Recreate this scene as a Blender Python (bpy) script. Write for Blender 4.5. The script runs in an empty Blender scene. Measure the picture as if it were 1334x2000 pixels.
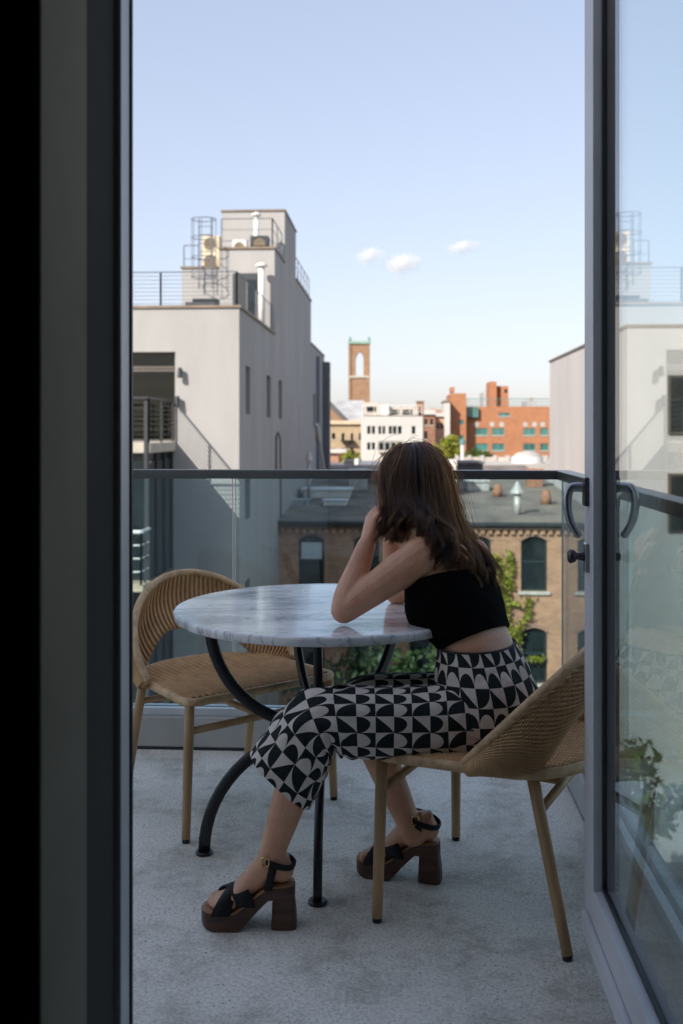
import bpy, bmesh, math, random
import numpy as np
from mathutils import Vector, Matrix, noise

random.seed(11)
rng = np.random.default_rng(7)
sc = bpy.context.scene
R_ = math.radians

# ------------------------------------------------------------------ camera
YAW = R_(3.33)
CAMZ = 1.222
FPX = 1944.0
cd = bpy.data.cameras.new('camera')
cam = bpy.data.objects.new('camera', cd)
sc.collection.objects.link(cam)
cam.location = (0, 0, CAMZ)
cam.rotation_euler = (R_(90), 0, YAW)
cd.sensor_fit = 'VERTICAL'
cd.sensor_height = 36.0
cd.lens = 36.0 * FPX / 2000.0
cd.shift_y = -160.0 / 2000.0
cd.clip_start = 0.02
cd.clip_end = 20000
cd.dof.use_dof = True
cd.dof.focus_distance = 2.6
cd.dof.aperture_fstop = 4.5
sc.camera = cam

# ------------------------------------------------------------------ sky and sun
SUN = Vector((-0.70, -1.0, 0.84)).normalized()          # towards the sun
SUN_EL = math.asin(SUN.z)
SUN_AZ = math.atan2(SUN.x, SUN.y)                       # clockwise from +Y
world = bpy.data.worlds.new('World')
sc.world = world
world.use_nodes = True
wn = world.node_tree
bg = wn.nodes['Background']
sky = wn.nodes.new('ShaderNodeTexSky')
sky.sky_type = 'NISHITA'
sky.sun_disc = False
sky.sun_elevation = SUN_EL
sky.sun_rotation = SUN_AZ
sky.air_density = 1.0
sky.dust_density = 1.5
sky.ozone_density = 1.6
gm = wn.nodes.new('ShaderNodeGamma'); gm.inputs[1].default_value = 0.48
tn = wn.nodes.new('ShaderNodeMix'); tn.data_type = 'RGBA'; tn.blend_type = 'MULTIPLY'; tn.inputs[0].default_value = 1.0; tn.inputs[7].default_value = (0.885, 0.855, 0.915, 1)
wn.links.new(sky.outputs[0], gm.inputs[0]); wn.links.new(gm.outputs[0], tn.inputs[6]); wn.links.new(tn.outputs[2], bg.inputs[0])
bg.inputs[1].default_value = 0.15
sl = bpy.data.lights.new('sun', 'SUN')
sl.energy = 2.1
sl.angle = R_(0.55)
sl.color = (1.0, 0.93, 0.83)
so = bpy.data.objects.new('sun', sl)
so.rotation_euler = SUN.to_track_quat('Z', 'Y').to_euler()
so.location = (-20, -30, 40)
sc.collection.objects.link(so)
sc.view_settings.view_transform = 'Standard'
sc.view_settings.look = 'None'
sc.view_settings.exposure = 1.74
sc.view_settings.gamma = 1.0
sc.view_settings.use_curve_mapping = False
sc.cycles.use_denoising = True
sc.cycles.max_bounces = 10
sc.cycles.volume_bounces = 6
sc.cycles.transparent_max_bounces = 24
sc.cycles.glossy_bounces = 5
sc.cycles.sample_clamp_indirect = 6
sc.cycles.caustics_reflective = False
sc.cycles.caustics_refractive = False

# ------------------------------------------------------------------ measuring helpers (photo pixels of the 1334x2000 picture -> metres)
RV = Vector((math.cos(YAW), math.sin(YAW), 0))
FV = Vector((-math.sin(YAW), math.cos(YAW), 0))
UV_ = Vector((0, 0, 1))
CAM = Vector((0, 0, CAMZ))
def W(px, py, d):
    return CAM + FV * d + RV * ((px - 667) / FPX * d) + UV_ * ((840 - py) / FPX * d)
def C2W(lat, d, z=0.0):
    p = FV * d + RV * lat
    return Vector((p.x, p.y, z))
def AY(px, py, Y):
    dr = FV + RV * ((px - 667) / FPX) + UV_ * ((840 - py) / FPX)
    return CAM + dr * (Y / dr.y)
def onz(px, py, z):
    d = (CAMZ - z) * FPX / (py - 840)
    return W(px, py, d)

# ------------------------------------------------------------------ materials
MATS = {}
def nmat(name):
    m = bpy.data.materials.new(name)
    m.use_nodes = True
    return m, m.node_tree.nodes, m.node_tree.links
def pm(name, col, rough=0.6, var=0.15, scale=6.0, bump=0.0, bscale=80.0, metal=0.0, spec=0.5, col2=None, detail=4.0, stretch=None, sss=0.0, sheen=0.0, coat=0.0):
    if name in MATS: return MATS[name]
    m, n, l = nmat(name)
    b = n['Principled BSDF']
    tc = n.new('ShaderNodeTexCoord')
    src = tc.outputs['Object']
    if stretch:
        mp = n.new('ShaderNodeMapping'); mp.inputs['Scale'].default_value = stretch
        l.new(src, mp.inputs[0]); src = mp.outputs[0]
    ns = n.new('ShaderNodeTexNoise'); ns.inputs['Scale'].default_value = scale; ns.inputs['Detail'].default_value = detail
    ns.inputs['Roughness'].default_value = 0.62
    l.new(src, ns.inputs['Vector'])
    mx = n.new('ShaderNodeMix'); mx.data_type = 'RGBA'
    c2 = col2 if col2 else tuple(c * (1 - var * 2) for c in col)
    c1 = col if col2 else tuple(min(1, c * (1 + var)) for c in col)
    mx.inputs[6].default_value = (*c1, 1); mx.inputs[7].default_value = (*c2, 1)
    rp = n.new('ShaderNodeMapRange'); rp.inputs[1].default_value = 0.3; rp.inputs[2].default_value = 0.7
    l.new(ns.outputs[0], rp.inputs[0]); l.new(rp.outputs[0], mx.inputs[0])
    l.new(mx.outputs[2], b.inputs['Base Color'])
    b.inputs['Roughness'].default_value = rough
    b.inputs['Metallic'].default_value = metal
    b.inputs['Specular IOR Level'].default_value = spec
    if sss:
        b.inputs['Subsurface Weight'].default_value = sss
        b.inputs['Subsurface Radius'].default_value = (0.012, 0.005, 0.003)
        b.inputs['Subsurface Scale'].default_value = 1.0
    if sheen: b.inputs['Sheen Weight'].default_value = sheen
    if coat: b.inputs['Coat Weight'].default_value = coat
    if bump:
        nb = n.new('ShaderNodeTexNoise'); nb.inputs['Scale'].default_value = bscale; nb.inputs['Detail'].default_value = 5
        l.new(src, nb.inputs['Vector'])
        bp = n.new('ShaderNodeBump'); bp.inputs['Strength'].default_value = bump; bp.inputs['Distance'].default_value = 0.01
        l.new(nb.outputs[0], bp.inputs['Height']); l.new(bp.outputs[0], b.inputs['Normal'])
    MATS[name] = m
    return m

def glass(name, tint, refl=1.0, f0=0.04, rough=0.0):
    if name in MATS: return MATS[name]
    m, n, l = nmat(name)
    n.remove(n['Principled BSDF'])
    out = n['Material Output']
    tr = n.new('ShaderNodeBsdfTransparent'); tr.inputs[0].default_value = (*tint, 1)
    gl = n.new('ShaderNodeBsdfGlossy'); gl.inputs['Roughness'].default_value = rough
    gl.inputs[0].default_value = (refl, refl, refl, 1)
    lw = n.new('ShaderNodeLayerWeight'); lw.inputs[0].default_value = 0.5
    pw = n.new('ShaderNodeMath'); pw.operation = 'POWER'; pw.inputs[1].default_value = 5.0
    l.new(lw.outputs['Facing'], pw.inputs[0])
    mr = n.new('ShaderNodeMapRange'); mr.inputs[3].default_value = f0; mr.inputs[4].default_value = 1.0
    l.new(pw.outputs[0], mr.inputs[0])
    mx = n.new('ShaderNodeMixShader')
    l.new(mr.outputs[0], mx.inputs[0]); l.new(tr.outputs[0], mx.inputs[1]); l.new(gl.outputs[0], mx.inputs[2])
    l.new(mx.outputs[0], out.inputs[0])
    MATS[name] = m
    return m

def brickmat(name, c1, c2, mortar, bw=0.21, bh=0.068, var=0.25):
    if name in MATS: return MATS[name]
    m, n, l = nmat(name)
    b = n['Principled BSDF']
    tc = n.new('ShaderNodeTexCoord')
    sp = n.new('ShaderNodeSeparateXYZ'); l.new(tc.outputs['Object'], sp.inputs[0])
    ad = n.new('ShaderNodeMath'); ad.operation = 'ADD'
    l.new(sp.outputs[0], ad.inputs[0]); l.new(sp.outputs[1], ad.inputs[1])
    cb = n.new('ShaderNodeCombineXYZ'); l.new(ad.outputs[0], cb.inputs[0]); l.new(sp.outputs[2], cb.inputs[1])
    br = n.new('ShaderNodeTexBrick')
    br.inputs['Scale'].default_value = 1.0
    br.inputs['Brick Width'].default_value = bw; br.inputs['Row Height'].default_value = bh
    br.inputs['Mortar Size'].default_value = 0.006
    br.inputs['Color1'].default_value = (*c1, 1); br.inputs['Color2'].default_value = (*c2, 1); br.inputs['Mortar'].default_value = (*mortar, 1)
    l.new(cb.outputs[0], br.inputs['Vector'])
    ns = n.new('ShaderNodeTexNoise'); ns.inputs['Scale'].default_value = 0.7; ns.inputs['Detail'].default_value = 6
    l.new(tc.outputs['Object'], ns.inputs['Vector'])
    mr = n.new('ShaderNodeMapRange'); mr.inputs[1].default_value = .3; mr.inputs[2].default_value = .7; mr.inputs[3].default_value = 1 - var; mr.inputs[4].default_value = 1 + var * .4
    l.new(ns.outputs[0], mr.inputs[0])
    mx = n.new('ShaderNodeMix'); mx.data_type = 'RGBA'; mx.blend_type = 'MULTIPLY'; mx.inputs[0].default_value = 1
    l.new(br.outputs[0], mx.inputs[6]); l.new(mr.outputs[0], mx.inputs[7])
    l.new(mx.outputs[2], b.inputs['Base Color'])
    b.inputs['Roughness'].default_value = 0.85
    bp = n.new('ShaderNodeBump'); bp.inputs['Strength'].default_value = 0.5; bp.inputs['Distance'].default_value = 0.01; bp.invert = True
    l.new(br.outputs['Fac'], bp.inputs['Height']); l.new(bp.outputs[0], b.inputs['Normal'])
    MATS[name] = m
    return m

# ------------------------------------------------------------------ mesh builder
class MB:
    def __init__(s): s.v = []; s.f = []; s.uv = None
    def add(s, vs, fs):
        o = len(s.v)
        s.v += [tuple(p) for p in vs]
        s.f += [tuple(i + o for i in q) for q in fs]
        return s
    def box(s, x0, x1, y0, y1, z0, z1, M=None):
        vs = [Vector((x, y, z)) for z in (z0, z1) for y in (y0, y1) for x in (x0, x1)]
        if M: vs = [M @ p for p in vs]
        return s.add(vs, [(0, 2, 3, 1), (4, 5, 7, 6), (0, 1, 5, 4), (2, 6, 7, 3), (0, 4, 6, 2), (1, 3, 7, 5)])
    def prism(s, poly, vec):
        n = len(poly); vec = Vector(vec)
        a = [Vector(p) for p in poly]; b = [p + vec for p in a]
        fs = [tuple(range(n - 1, -1, -1)), tuple(range(n, 2 * n))]
        fs += [(i, (i + 1) % n, n + (i + 1) % n, n + i) for i in range(n)]
        return s.add(a + b, fs)
    def loft(s, rings, cap=True, closed=False):
        n = len(rings[0]); m = len(rings)
        vs = [p for r in rings for p in r]; fs = []
        for i in range(m - 1 + (1 if closed else 0)):
            j = (i + 1) % m
            for k in range(n):
                k2 = (k + 1) % n
                fs.append((i * n + k, i * n + k2, j * n + k2, j * n + k))
        if cap and not closed:
            fs.append(tuple(range(n - 1, -1, -1))); fs.append(tuple((m - 1) * n + k for k in range(n)))
        return s.add(vs, fs)
    def tube(s, pts, rad, n=8, cap=True, closed=False, round_=False, flat=1.0, up=None):
        P = [Vector(p) for p in pts]; m = len(P)
        if not hasattr(rad, '__len__'): rad = [rad] * m
        rad = list(rad)
        if round_:
            d0 = (P[0] - P[1]).normalized(); d1 = (P[-1] - P[-2]).normalized()
            r0, r1 = rad[0], rad[-1]
            pre = [(P[0] + d0 * r0 * math.sin(a), r0 * math.cos(a)) for a in (R_(85), R_(60), R_(30))]
            post = [(P[-1] + d1 * r1 * math.sin(a), r1 * math.cos(a)) for a in (R_(30), R_(60), R_(85))]
            P = [p for p, _ in pre] + P + [p for p, _ in post]
            rad = [r for _, r in pre] + rad + [r for _, r in post]
            m = len(P)
        rings = []; nrm = None
        for i in range(m):
            if closed: t = P[(i + 1) % m] - P[i - 1]
            else: t = P[min(i + 1, m - 1)] - P[max(i - 1, 0)]
            t = t.normalized() if t.length > 1e-9 else Vector((0, 0, 1))
            if up is not None: nrm = Vector(up)
            elif nrm is None: nrm = Vector((0, 0, 1)) if abs(t.z) < 0.9 else Vector((1, 0, 0))
            nrm = (nrm - t * nrm.dot(t)).normalized()
            bn = t.cross(nrm)
            rings.append([P[i] + (nrm * math.cos(2 * math.pi * k / n) * flat + bn * math.sin(2 * math.pi * k / n)) * rad[i] for k in range(n)])
        return s.loft(rings, cap, closed)
    def lathe(s, prof, n=32, c=(0, 0, 0)):
        c = Vector(c); rings = []
        for r, z in prof:
            rings.append([c + Vector((r * math.cos(2 * math.pi * k / n), r * math.sin(2 * math.pi * k / n), z)) for k in range(n)])
        return s.loft(rings, True)
    def ball(s, c, rx, ry, rz, n=20, m=12, M=None):
        rings = []
        for i in range(m + 1):
            a = -math.pi / 2 + math.pi * (0.02 + 0.96 * i / m)
            ring = [Vector((rx * math.cos(a) * math.cos(2 * math.pi * k / n), ry * math.cos(a) * math.sin(2 * math.pi * k / n), rz * math.sin(a))) for k in range(n)]
            if M is not None: ring = [M @ p for p in ring]
            rings.append([Vector(c) + p for p in ring])
        return s.loft(rings, True)
    def wall(s, o, U, V, N, w, h, holes, depth):
        # a wall face with real openings and reveals; o corner, U/V unit axes, N outward
        o, U, V, N = Vector(o), Vector(U), Vector(V), Vector(N)
        us = sorted(set([0, w] + [q for a in holes for q in a[:2]])); vs = sorted(set([0, h] + [q for a in holes for q in a[2:]]))
        us = [u for u in us if 0 <= u <= w]; vs = [v for v in vs if 0 <= v <= h]
        idx = {}; P = []; F = []
        def vid(i, j):
            if (i, j) not in idx: idx[(i, j)] = len(P); P.append(o + U * us[i] + V * vs[j])
            return idx[(i, j)]
        for i in range(len(us) - 1):
            for j in range(len(vs) - 1):
                cu, cv = (us[i] + us[i + 1]) / 2, (vs[j] + vs[j + 1]) / 2
                if any(a[0] < cu < a[1] and a[2] < cv < a[3] for a in holes): continue
                F.append((vid(i, j), vid(i + 1, j), vid(i + 1, j + 1), vid(i, j + 1)))
        for a in holes:
            q = [o + U * u + V * v for u, v in ((a[0], a[2]), (a[1], a[2]), (a[1], a[3]), (a[0], a[3]))]
            k = len(P); P += q + [p - N * depth for p in q]
            for e in range(4):
                F.append((k + e, k + (e + 1) % 4, k + 4 + (e + 1) % 4, k + 4 + e))
        return s.add(P, F)
    def build(s, name, mat, parent=None, smooth=False, local=False, bevel=0.0, fix=True):
        vs = [Vector(p) for p in s.v]
        if parent is not None and not local:
            Mi = pmat(parent).inverted(); vs = [Mi @ p for p in vs]
        me = bpy.data.meshes.new(name)
        me.from_pydata([tuple(p) for p in vs], [], s.f)
        if fix:
            bm = bmesh.new(); bm.from_mesh(me); bmesh.ops.recalc_face_normals(bm, faces=bm.faces); bm.to_mesh(me); bm.free()
        if s.uv is not None:
            ul = me.uv_layers.new(name='UVMap')
            for lp in me.loops: ul.data[lp.index].uv = s.uv[lp.vertex_index]
        me.materials.append(mat)
        if smooth:
            for p in me.polygons: p.use_smooth = True
        o = bpy.data.objects.new(name, me)
        sc.collection.objects.link(o)
        if parent is not None: o.parent = parent
        if bevel:
            bv = o.modifiers.new('bevel', 'BEVEL'); bv.width = bevel; bv.segments = 2; bv.limit_method = 'ANGLE'
            o.modifiers.new('wn', 'WEIGHTED_NORMAL')
        return o
def pmat(o):
    M = o.matrix_basis.copy()
    while o.parent is not None:
        o = o.parent; M = o.matrix_basis @ M
    return M
def thing(name, label, cat, loc=(0, 0, 0), rz=0.0, group=None):
    o = bpy.data.objects.new(name, None)
    sc.collection.objects.link(o)
    o.empty_display_size = 0.2
    o.location = loc; o.rotation_euler = (0, 0, rz)
    o['label'] = label; o['category'] = cat
    if group: o['group'] = group
    return o
def tag(o, label, cat, group=None):
    o['label'] = label; o['category'] = cat
    if group: o['group'] = group
    return o
def struct(o): o['kind'] = 'structure'; return o
def stuff(o): o['kind'] = 'stuff'; return o
def bx(name, mat, parent, *b, bevel=0.0, local=False):
    return MB().box(*b).build(name, mat, parent, bevel=bevel, local=local)
def lerp(a, b, t): return a + (b - a) * t
def catmull(keys, m):
    # keys: list of tuples of floats -> m samples through them
    K = np.array(keys, float); n = len(K)
    out = []
    for i in range(m):
        x = i / (m - 1) * (n - 1); k = min(int(x), n - 2); t = x - k
        p0, p1, p2, p3 = K[max(k - 1, 0)], K[k], K[k + 1], K[min(k + 2, n - 1)]
        out.append(0.5 * ((2 * p1) + (-p0 + p2) * t + (2 * p0 - 5 * p1 + 4 * p2 - p3) * t * t + (-p0 + 3 * p1 - 3 * p2 + p3) * t ** 3))
    return np.array(out)

# palette
M_DECK = pm('deck_concrete', (0.40, 0.40, 0.41), 0.85, 0.10, 2.2, 0.35, 160)
M_CURB = pm('curb_concrete', (0.50, 0.49, 0.47), 0.8, 0.12, 3, 0.2, 90)
M_FACADE = pm('facade_stucco', (0.82, 0.80, 0.77), 0.9, 0.04, 2, 0.2, 120)
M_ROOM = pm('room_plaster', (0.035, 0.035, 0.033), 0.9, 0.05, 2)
M_JAMB = pm('jamb_bronze', (0.27, 0.235, 0.18), 0.8, 0.08, 3, spec=.2)
M_JAMB2 = pm('jamb_dark', (0.08, 0.078, 0.07), 0.9, 0.08, 3, spec=.1)
M_ALU = pm('door_aluminium', (0.72, 0.71, 0.74), 0.45, 0.05, 4, metal=0.1)
M_ALUD = pm('door_gasket', (0.03, 0.035, 0.04), 0.5, 0.05, 4)
M_STEEL = pm('satin_steel', (0.42, 0.43, 0.46), 0.28, 0.08, 20, metal=0.9)
M_DSTEEL = pm('dark_lock_metal', (0.10, 0.095, 0.10), 0.3, 0.1, 20, metal=0.8)
M_RAIL = pm('dark_rail_metal', (0.11, 0.115, 0.115), 0.3, 0.1, 5, metal=0.7)
M_TRACK = pm('track_aluminium', (0.62, 0.64, 0.66), 0.35, 0.06, 8, metal=0.4)
M_GLASS = glass('railing_glass', (0.81, 0.91, 0.93), 1.0, 0.035)
M_DGLASS = glass('door_glass', (0.90, 0.945, 0.94), 1.0, 0.06)
M_GEDGE = pm('glass_edge', (0.50, 0.62, 0.62), 0.2, 0.05, 10)
M_WIN = pm('window_dark_glass', (0.015, 0.022, 0.024), 0.05, 0.3, 1.5, spec=.45)
M_BLACK = pm('black_paint', (0.012, 0.013, 0.015), 0.32, 0.1, 20)

# ================================================================== setting close by: ground, our building, balcony floor
GZ = -12.0
def ground():
    m, n, l = nmat('ground_yard')
    b = n['Principled BSDF']
    tc = n.new('ShaderNodeTexCoord')
    ns = n.new('ShaderNodeTexNoise'); ns.inputs['Scale'].default_value = 0.12; ns.inputs['Detail'].default_value = 8
    l.new(tc.outputs['Object'], ns.inputs['Vector'])
    cr = n.new('ShaderNodeValToRGB')
    cr.color_ramp.elements[0].position = 0.38; cr.color_ramp.elements[0].color = (0.05, 0.07, 0.03, 1)
    cr.color_ramp.elements[1].position = 0.62; cr.color_ramp.elements[1].color = (0.20, 0.18, 0.15, 1)
    l.new(ns.outputs[0], cr.inputs[0]); l.new(cr.outputs[0], b.inputs['Base Color'])
    b.inputs['Roughness'].default_value = 0.95
    mb = MB(); s = 6000
    mb.add([(-s, -s, GZ), (s, -s, GZ), (s, s, GZ), (-s, s, GZ)], [(0, 1, 2, 3)])
    struct(mb.build('ground', m))
ground()

YF = 1.53           # outer face of our facade
YI = 1.175          # its room side
XL, XR = -0.423, 0.60
DOOR_H = 2.75
TOPZ = 3.1
def own_building():
    struct(bx('wall_left', M_FACADE, None, -3.5, XL - 0.05, YI, YF, GZ, TOPZ))
    struct(bx('lower_storeys', M_FACADE, None, -22, 9, -9, YI - .001, GZ, -0.21))
    struct(bx('wall_right', M_FACADE, None, XR + 0.05, 1.0, YI, YF, GZ, TOPZ))
    struct(bx('wall_above', M_FACADE, None, XL - 0.05, XR + 0.05, YI, YF, DOOR_H + 0.05, TOPZ))
    struct(bx('wall_below', M_FACADE, None, XL - 0.05, XR + 0.05, YI, YF, GZ, -0.03))
    # the dark room behind the doorway
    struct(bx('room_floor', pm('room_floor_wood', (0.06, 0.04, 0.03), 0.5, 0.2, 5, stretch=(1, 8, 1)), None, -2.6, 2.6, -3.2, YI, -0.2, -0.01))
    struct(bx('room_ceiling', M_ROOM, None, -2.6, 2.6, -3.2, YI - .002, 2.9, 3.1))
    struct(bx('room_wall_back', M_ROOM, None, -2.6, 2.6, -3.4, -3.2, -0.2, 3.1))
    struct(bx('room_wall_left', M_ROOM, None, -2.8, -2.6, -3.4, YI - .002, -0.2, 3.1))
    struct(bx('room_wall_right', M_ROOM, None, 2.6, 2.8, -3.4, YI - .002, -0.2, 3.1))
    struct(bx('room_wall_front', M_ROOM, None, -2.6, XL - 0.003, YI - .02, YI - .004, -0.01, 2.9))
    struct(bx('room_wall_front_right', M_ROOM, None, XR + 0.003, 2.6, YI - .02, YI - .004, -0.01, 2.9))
    # door frame lining the opening
    fr = thing('door_frame', 'dark metal door frame lining the open balcony doorway', 'door frame', (0, YF, 0))
    for sgn, x in ((-1, XL), (1, XR)):
        a, b_ = (x - 0.05, x) if sgn < 0 else (x, x + 0.05)
        a2, b2 = (x - 0.05, x - 0.010) if sgn < 0 else (x + 0.010, x + 0.05)
        MB().box(a, b_, YI - .022, 1.33, -.01, DOOR_H).build('inner_jamb', M_JAMB, fr, bevel=0.004)
        MB().box(a2, b2, 1.3305, 1.4925, -.01, DOOR_H).build('rebate', M_JAMB2, fr)
        MB().box(a, b_, 1.493, YF + 0.012, -.01, DOOR_H).build('outer_jamb', M_ALU, fr, bevel=0.003)
        g0, g1 = (x - 0.012, x + 0.003) if sgn < 0 else (x - .006, x + .012)
        MB().box(g0, g1, YF + 0.0125, YF + 0.02, 0.0, DOOR_H).build('weather_strip', M_ALUD, fr)
    MB().box(XL - .05, XR + .05, YI - .022, YF + .012, DOOR_H + .001, DOOR_H + .05).build('head', M_JAMB, fr)
    MB().box(XL, XR, YI + .01, YF - .02, -.03, 0.095).build('threshold', M_ALU, fr)
own_building()

def deckmat():
    m, n, l = nmat('balcony_concrete')
    b = n['Principled BSDF']
    tc = n.new('ShaderNodeTexCoord')
    def nz(scale, det=5, rough=.6):
        q = n.new('ShaderNodeTexNoise'); q.inputs['Scale'].default_value = scale; q.inputs['Detail'].default_value = det; q.inputs['Roughness'].default_value = rough
        l.new(tc.outputs['Object'], q.inputs['Vector']); return q
    def ramp(src, p0, c0, p1, c1):
        r = n.new('ShaderNodeValToRGB'); r.color_ramp.elements[0].position = p0; r.color_ramp.elements[0].color = (*c0, 1)
        r.color_ramp.elements[1].position = p1; r.color_ramp.elements[1].color = (*c1, 1); l.new(src, r.inputs[0]); return r
    def mul(a, b_, f=1.0):
        x = n.new('ShaderNodeMix'); x.data_type = 'RGBA'; x.blend_type = 'MULTIPLY'; x.inputs[0].default_value = f
        l.new(a, x.inputs[6]); l.new(b_, x.inputs[7]); return x.outputs[2]
    big = ramp(nz(2.3, 7, .65).outputs[0], .32, (0.69, 0.64, 0.57), .68, (0.85, 0.79, 0.715))
    st = ramp(nz(4.5, 10, .8).outputs[0], .36, (0.60, 0.57, 0.53), .52, (1.12, 1.12, 1.12))
    fine = ramp(nz(120, 4, .8).outputs[0], .34, (0.66, 0.66, 0.66), .56, (1.18, 1.18, 1.18))
    vo = n.new('ShaderNodeTexVoronoi'); vo.inputs['Scale'].default_value = 62; vo.inputs['Randomness'].default_value = 1
    l.new(tc.outputs['Object'], vo.inputs['Vector'])
    pit = ramp(vo.outputs['Distance'], .09, (0.12, 0.12, 0.12), .17, (1, 1, 1))
    msk = ramp(nz(9, 4).outputs[0], .52, (1, 1, 1), .6, (0, 0, 0))
    pit2 = n.new('ShaderNodeMix'); pit2.data_type = 'RGBA'; l.new(msk.outputs[0], pit2.inputs[0]); l.new(pit.outputs[0], pit2.inputs[6]); pit2.inputs[7].default_value = (1, 1, 1, 1)
    col = mul(mul(mul(big.outputs[0], st.outputs[0], .8), fine.outputs[0], .9), pit2.outputs[2], .95)
    l.new(col, b.inputs['Base Color'])
    b.inputs['Roughness'].default_value = 0.8
    bp = n.new('ShaderNodeBump'); bp.inputs['Strength'].default_value = .45; bp.inputs['Distance'].default_value = .004
    l.new(fine.outputs[0], bp.inputs['Height']); l.new(bp.outputs[0], b.inputs['Normal'])
    return m
DX0, DX1, DY1 = -1.75, 0.70, 3.90
struct(bx('balcony_floor', deckmat(), None, DX0, DX1, YF + 0.021, DY1, -0.22, 0.0))

# ================================================================== glass railing on its kerb
RX, RY, RZ = 0.615, 3.80, 1.07
def railing():
    t = thing('glass_railing', 'frameless glass balcony railing with dark metal handrail on concrete kerb', 'railing', (0, RY, 0))
    LX = DX0 + 0.07
    # kerb (three straight lengths), a recessed dark joint at its foot
    for b in ((LX - .06, RX + .06, RY - .045, RY + .08), (RX - .045, RX + .06, YF + .03, RY - .0455), (LX - .06, LX + .045, YF + .03, RY - .0455)):
        MB().box(*b, 0.012, 0.128).build('kerb', M_CURB, t, bevel=0.006)
        MB().box(b[0] + .006, b[1] - .006, b[2] + .006, b[3] - .006, -.005, 0.0119).build('joint', M_ALUD, t)
    # aluminium channel holding the panes
    for b in ((LX - .03, RX + .03, RY - .03, RY - .008), (LX - .03, RX + .03, RY + .008, RY + .03),
              (RX - .03, RX - .008, YF + .03, RY - .0305), (RX + .008, RX + .03, YF + .03, RY - .0305),
              (LX - .03, LX - .008, YF + .03, RY - .0305), (LX + .008, LX + .03, YF + .03, RY - .0305)):
        MB().box(*b, 0.1285, 0.158).build('channel', M_TRACK, t, bevel=0.002)
    # panes with a narrow open seam between them
    xs = [LX - .006, -0.635, RX + .006]
    for a, b_ in zip(xs[:-1], xs[1:]):
        p = MB().box(a + .005, b_ - .005, RY - .006, RY + .006, 0.13, RZ - .03).build('pane', M_GLASS, t)
        for e in (a + .0035, b_ - .0065):
            MB().box(e, e + .003, RY - .0062, RY + .0062, 0.13, RZ - .031).build('pane_edge', M_GEDGE, p)
    for x in (LX, RX):
        for a, b_ in ((YF + .04, 2.72), (2.73, RY - .008)):
            MB().box(x - .006, x + .006, a, b_ - .002, 0.13, RZ - .03).build('pane', M_GLASS, t)
    # handrail: U cap
    for b in ((LX - .028, RX + .028, RY - .026, RY + .026), (RX - .026, RX + .028, YF + .02, RY - .0265), (LX - .028, LX + .026, YF + .02, RY - .0265)):
        MB().box(*b, RZ - .034, RZ).build('handrail', M_RAIL, t, bevel=0.003)
railing()

# ================================================================== the open glass door
def door():
    x0, x1 = 0.427, 0.485
    y0, y1 = 1.395, 2.33
    z0, z1 = 0.118, DOOR_H - .02
    t = thing('glass_door', 'full height glass door in pale aluminium frame, swung open over the balcony', 'door', (x0, y0, 0))
    sw = 0.10
    xg0, xg1 = 0.452, 0.460
    # each frame member: room-side flange, glazing bead, outer half
    def member(name, ya, yb, za, zb):
        MB().box(x0, xg0 - .002, ya, yb, za, zb).build(name, M_ALU, t, bevel=0.0025)
        MB().box(xg0 - .0015, x1, ya, yb, za, zb).build(name, pm('door_outer_dark', (0.07, 0.08, 0.085), .4, .1, 5, metal=.2), t)
    member('stile', y1 - sw, y1, z0, z1)
    member('stile', y0, y0 + sw, z0, z1)
    member('bottom_rail', y0 + sw + .0005, y1 - sw - .0005, z0, z0 + .085)
    member('top_rail', y0 + sw + .0005, y1 - sw - .0005, z1 - .085, z1)
    # gasket round the glass
    for a, b_, c, d in ((y1 - sw - .006, y1 - sw - .0006, z0 + .086, z1 - .086), (y0 + sw + .0006, y0 + sw + .006, z0 + .086, z1 - .086),
                        (y0 + sw + .007, y1 - sw - .007, z0 + .0856, z0 + .092)):
        MB().box(xg0 - .005, xg0 - .0004, a, b_, c, d).build('gasket', M_ALUD, t)
        MB().box(xg1 + .0004, xg1 + .005, a, b_, c, d).build('gasket', M_ALUD, t)
    MB().box(xg0, xg1, y0 + sw + .0008, y1 - sw - .0008, z0 + .0858, z1 - .0858).build('pane', M_DGLASS, t)
    MB().box(x0 - .012, x0 - .0005, y0 + .01, y1 - .03, z0 - .035, z0 + .012).build('drip_sill', M_ALU, t, bevel=0.002)
    # handles
    yh = y1 - .045
    for s, xb in ((-1, x0), (1, x1)):
        h = MB().box(min(xb + s * .0003, xb + s * .011), max(xb + s * .0003, xb + s * .011), yh - .016, yh + .016, 1.050, 1.115).build('handle', M_DSTEEL, t, bevel=0.003)
        pr = [(0.008, 1.092), (.028, 1.093), (.040, 1.088), (.046, 1.07), (.046, 1.045), (.041, 1.02), (.032, 1.0), (.022, .985)]
        K = catmull([(a, 0, z) for a, z in pr], 22)
        if s > 0: K[:, 0] *= 1.0
        MB().tube([(xb + s * a, yh - .004 * i / 21, z) for i, (a, _, z) in enumerate(K)], [0.0088] * 6 + [0.0078] * 10 + [0.007] * 6, 10, round_=True, flat=1.25).build('lever', M_STEEL, h, smooth=True)
    lk = MB().box(x0 - .009, x0 - .0003, yh - .016, yh + .016, .900, .966).build('lock', M_STEEL, t, bevel=0.003)
    MB().tube([(x0 - .008, yh, .936), (x0 - .02, yh, .936), (x0 - .026, yh, .936), (x0 - .030, yh, .936), (x0 - .040, yh, .936), (x0 - .045, yh, .936)], [.011, .009, .008, .014, .017, .012], 14).build('thumb_turn', M_DSTEEL, lk, smooth=True)
    MB().tube([(x1 + .0003, yh, .936), (x1 + .012, yh, .936)], [.013, .012], 14).build('key_cylinder', M_DSTEEL, t)
door()

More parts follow.
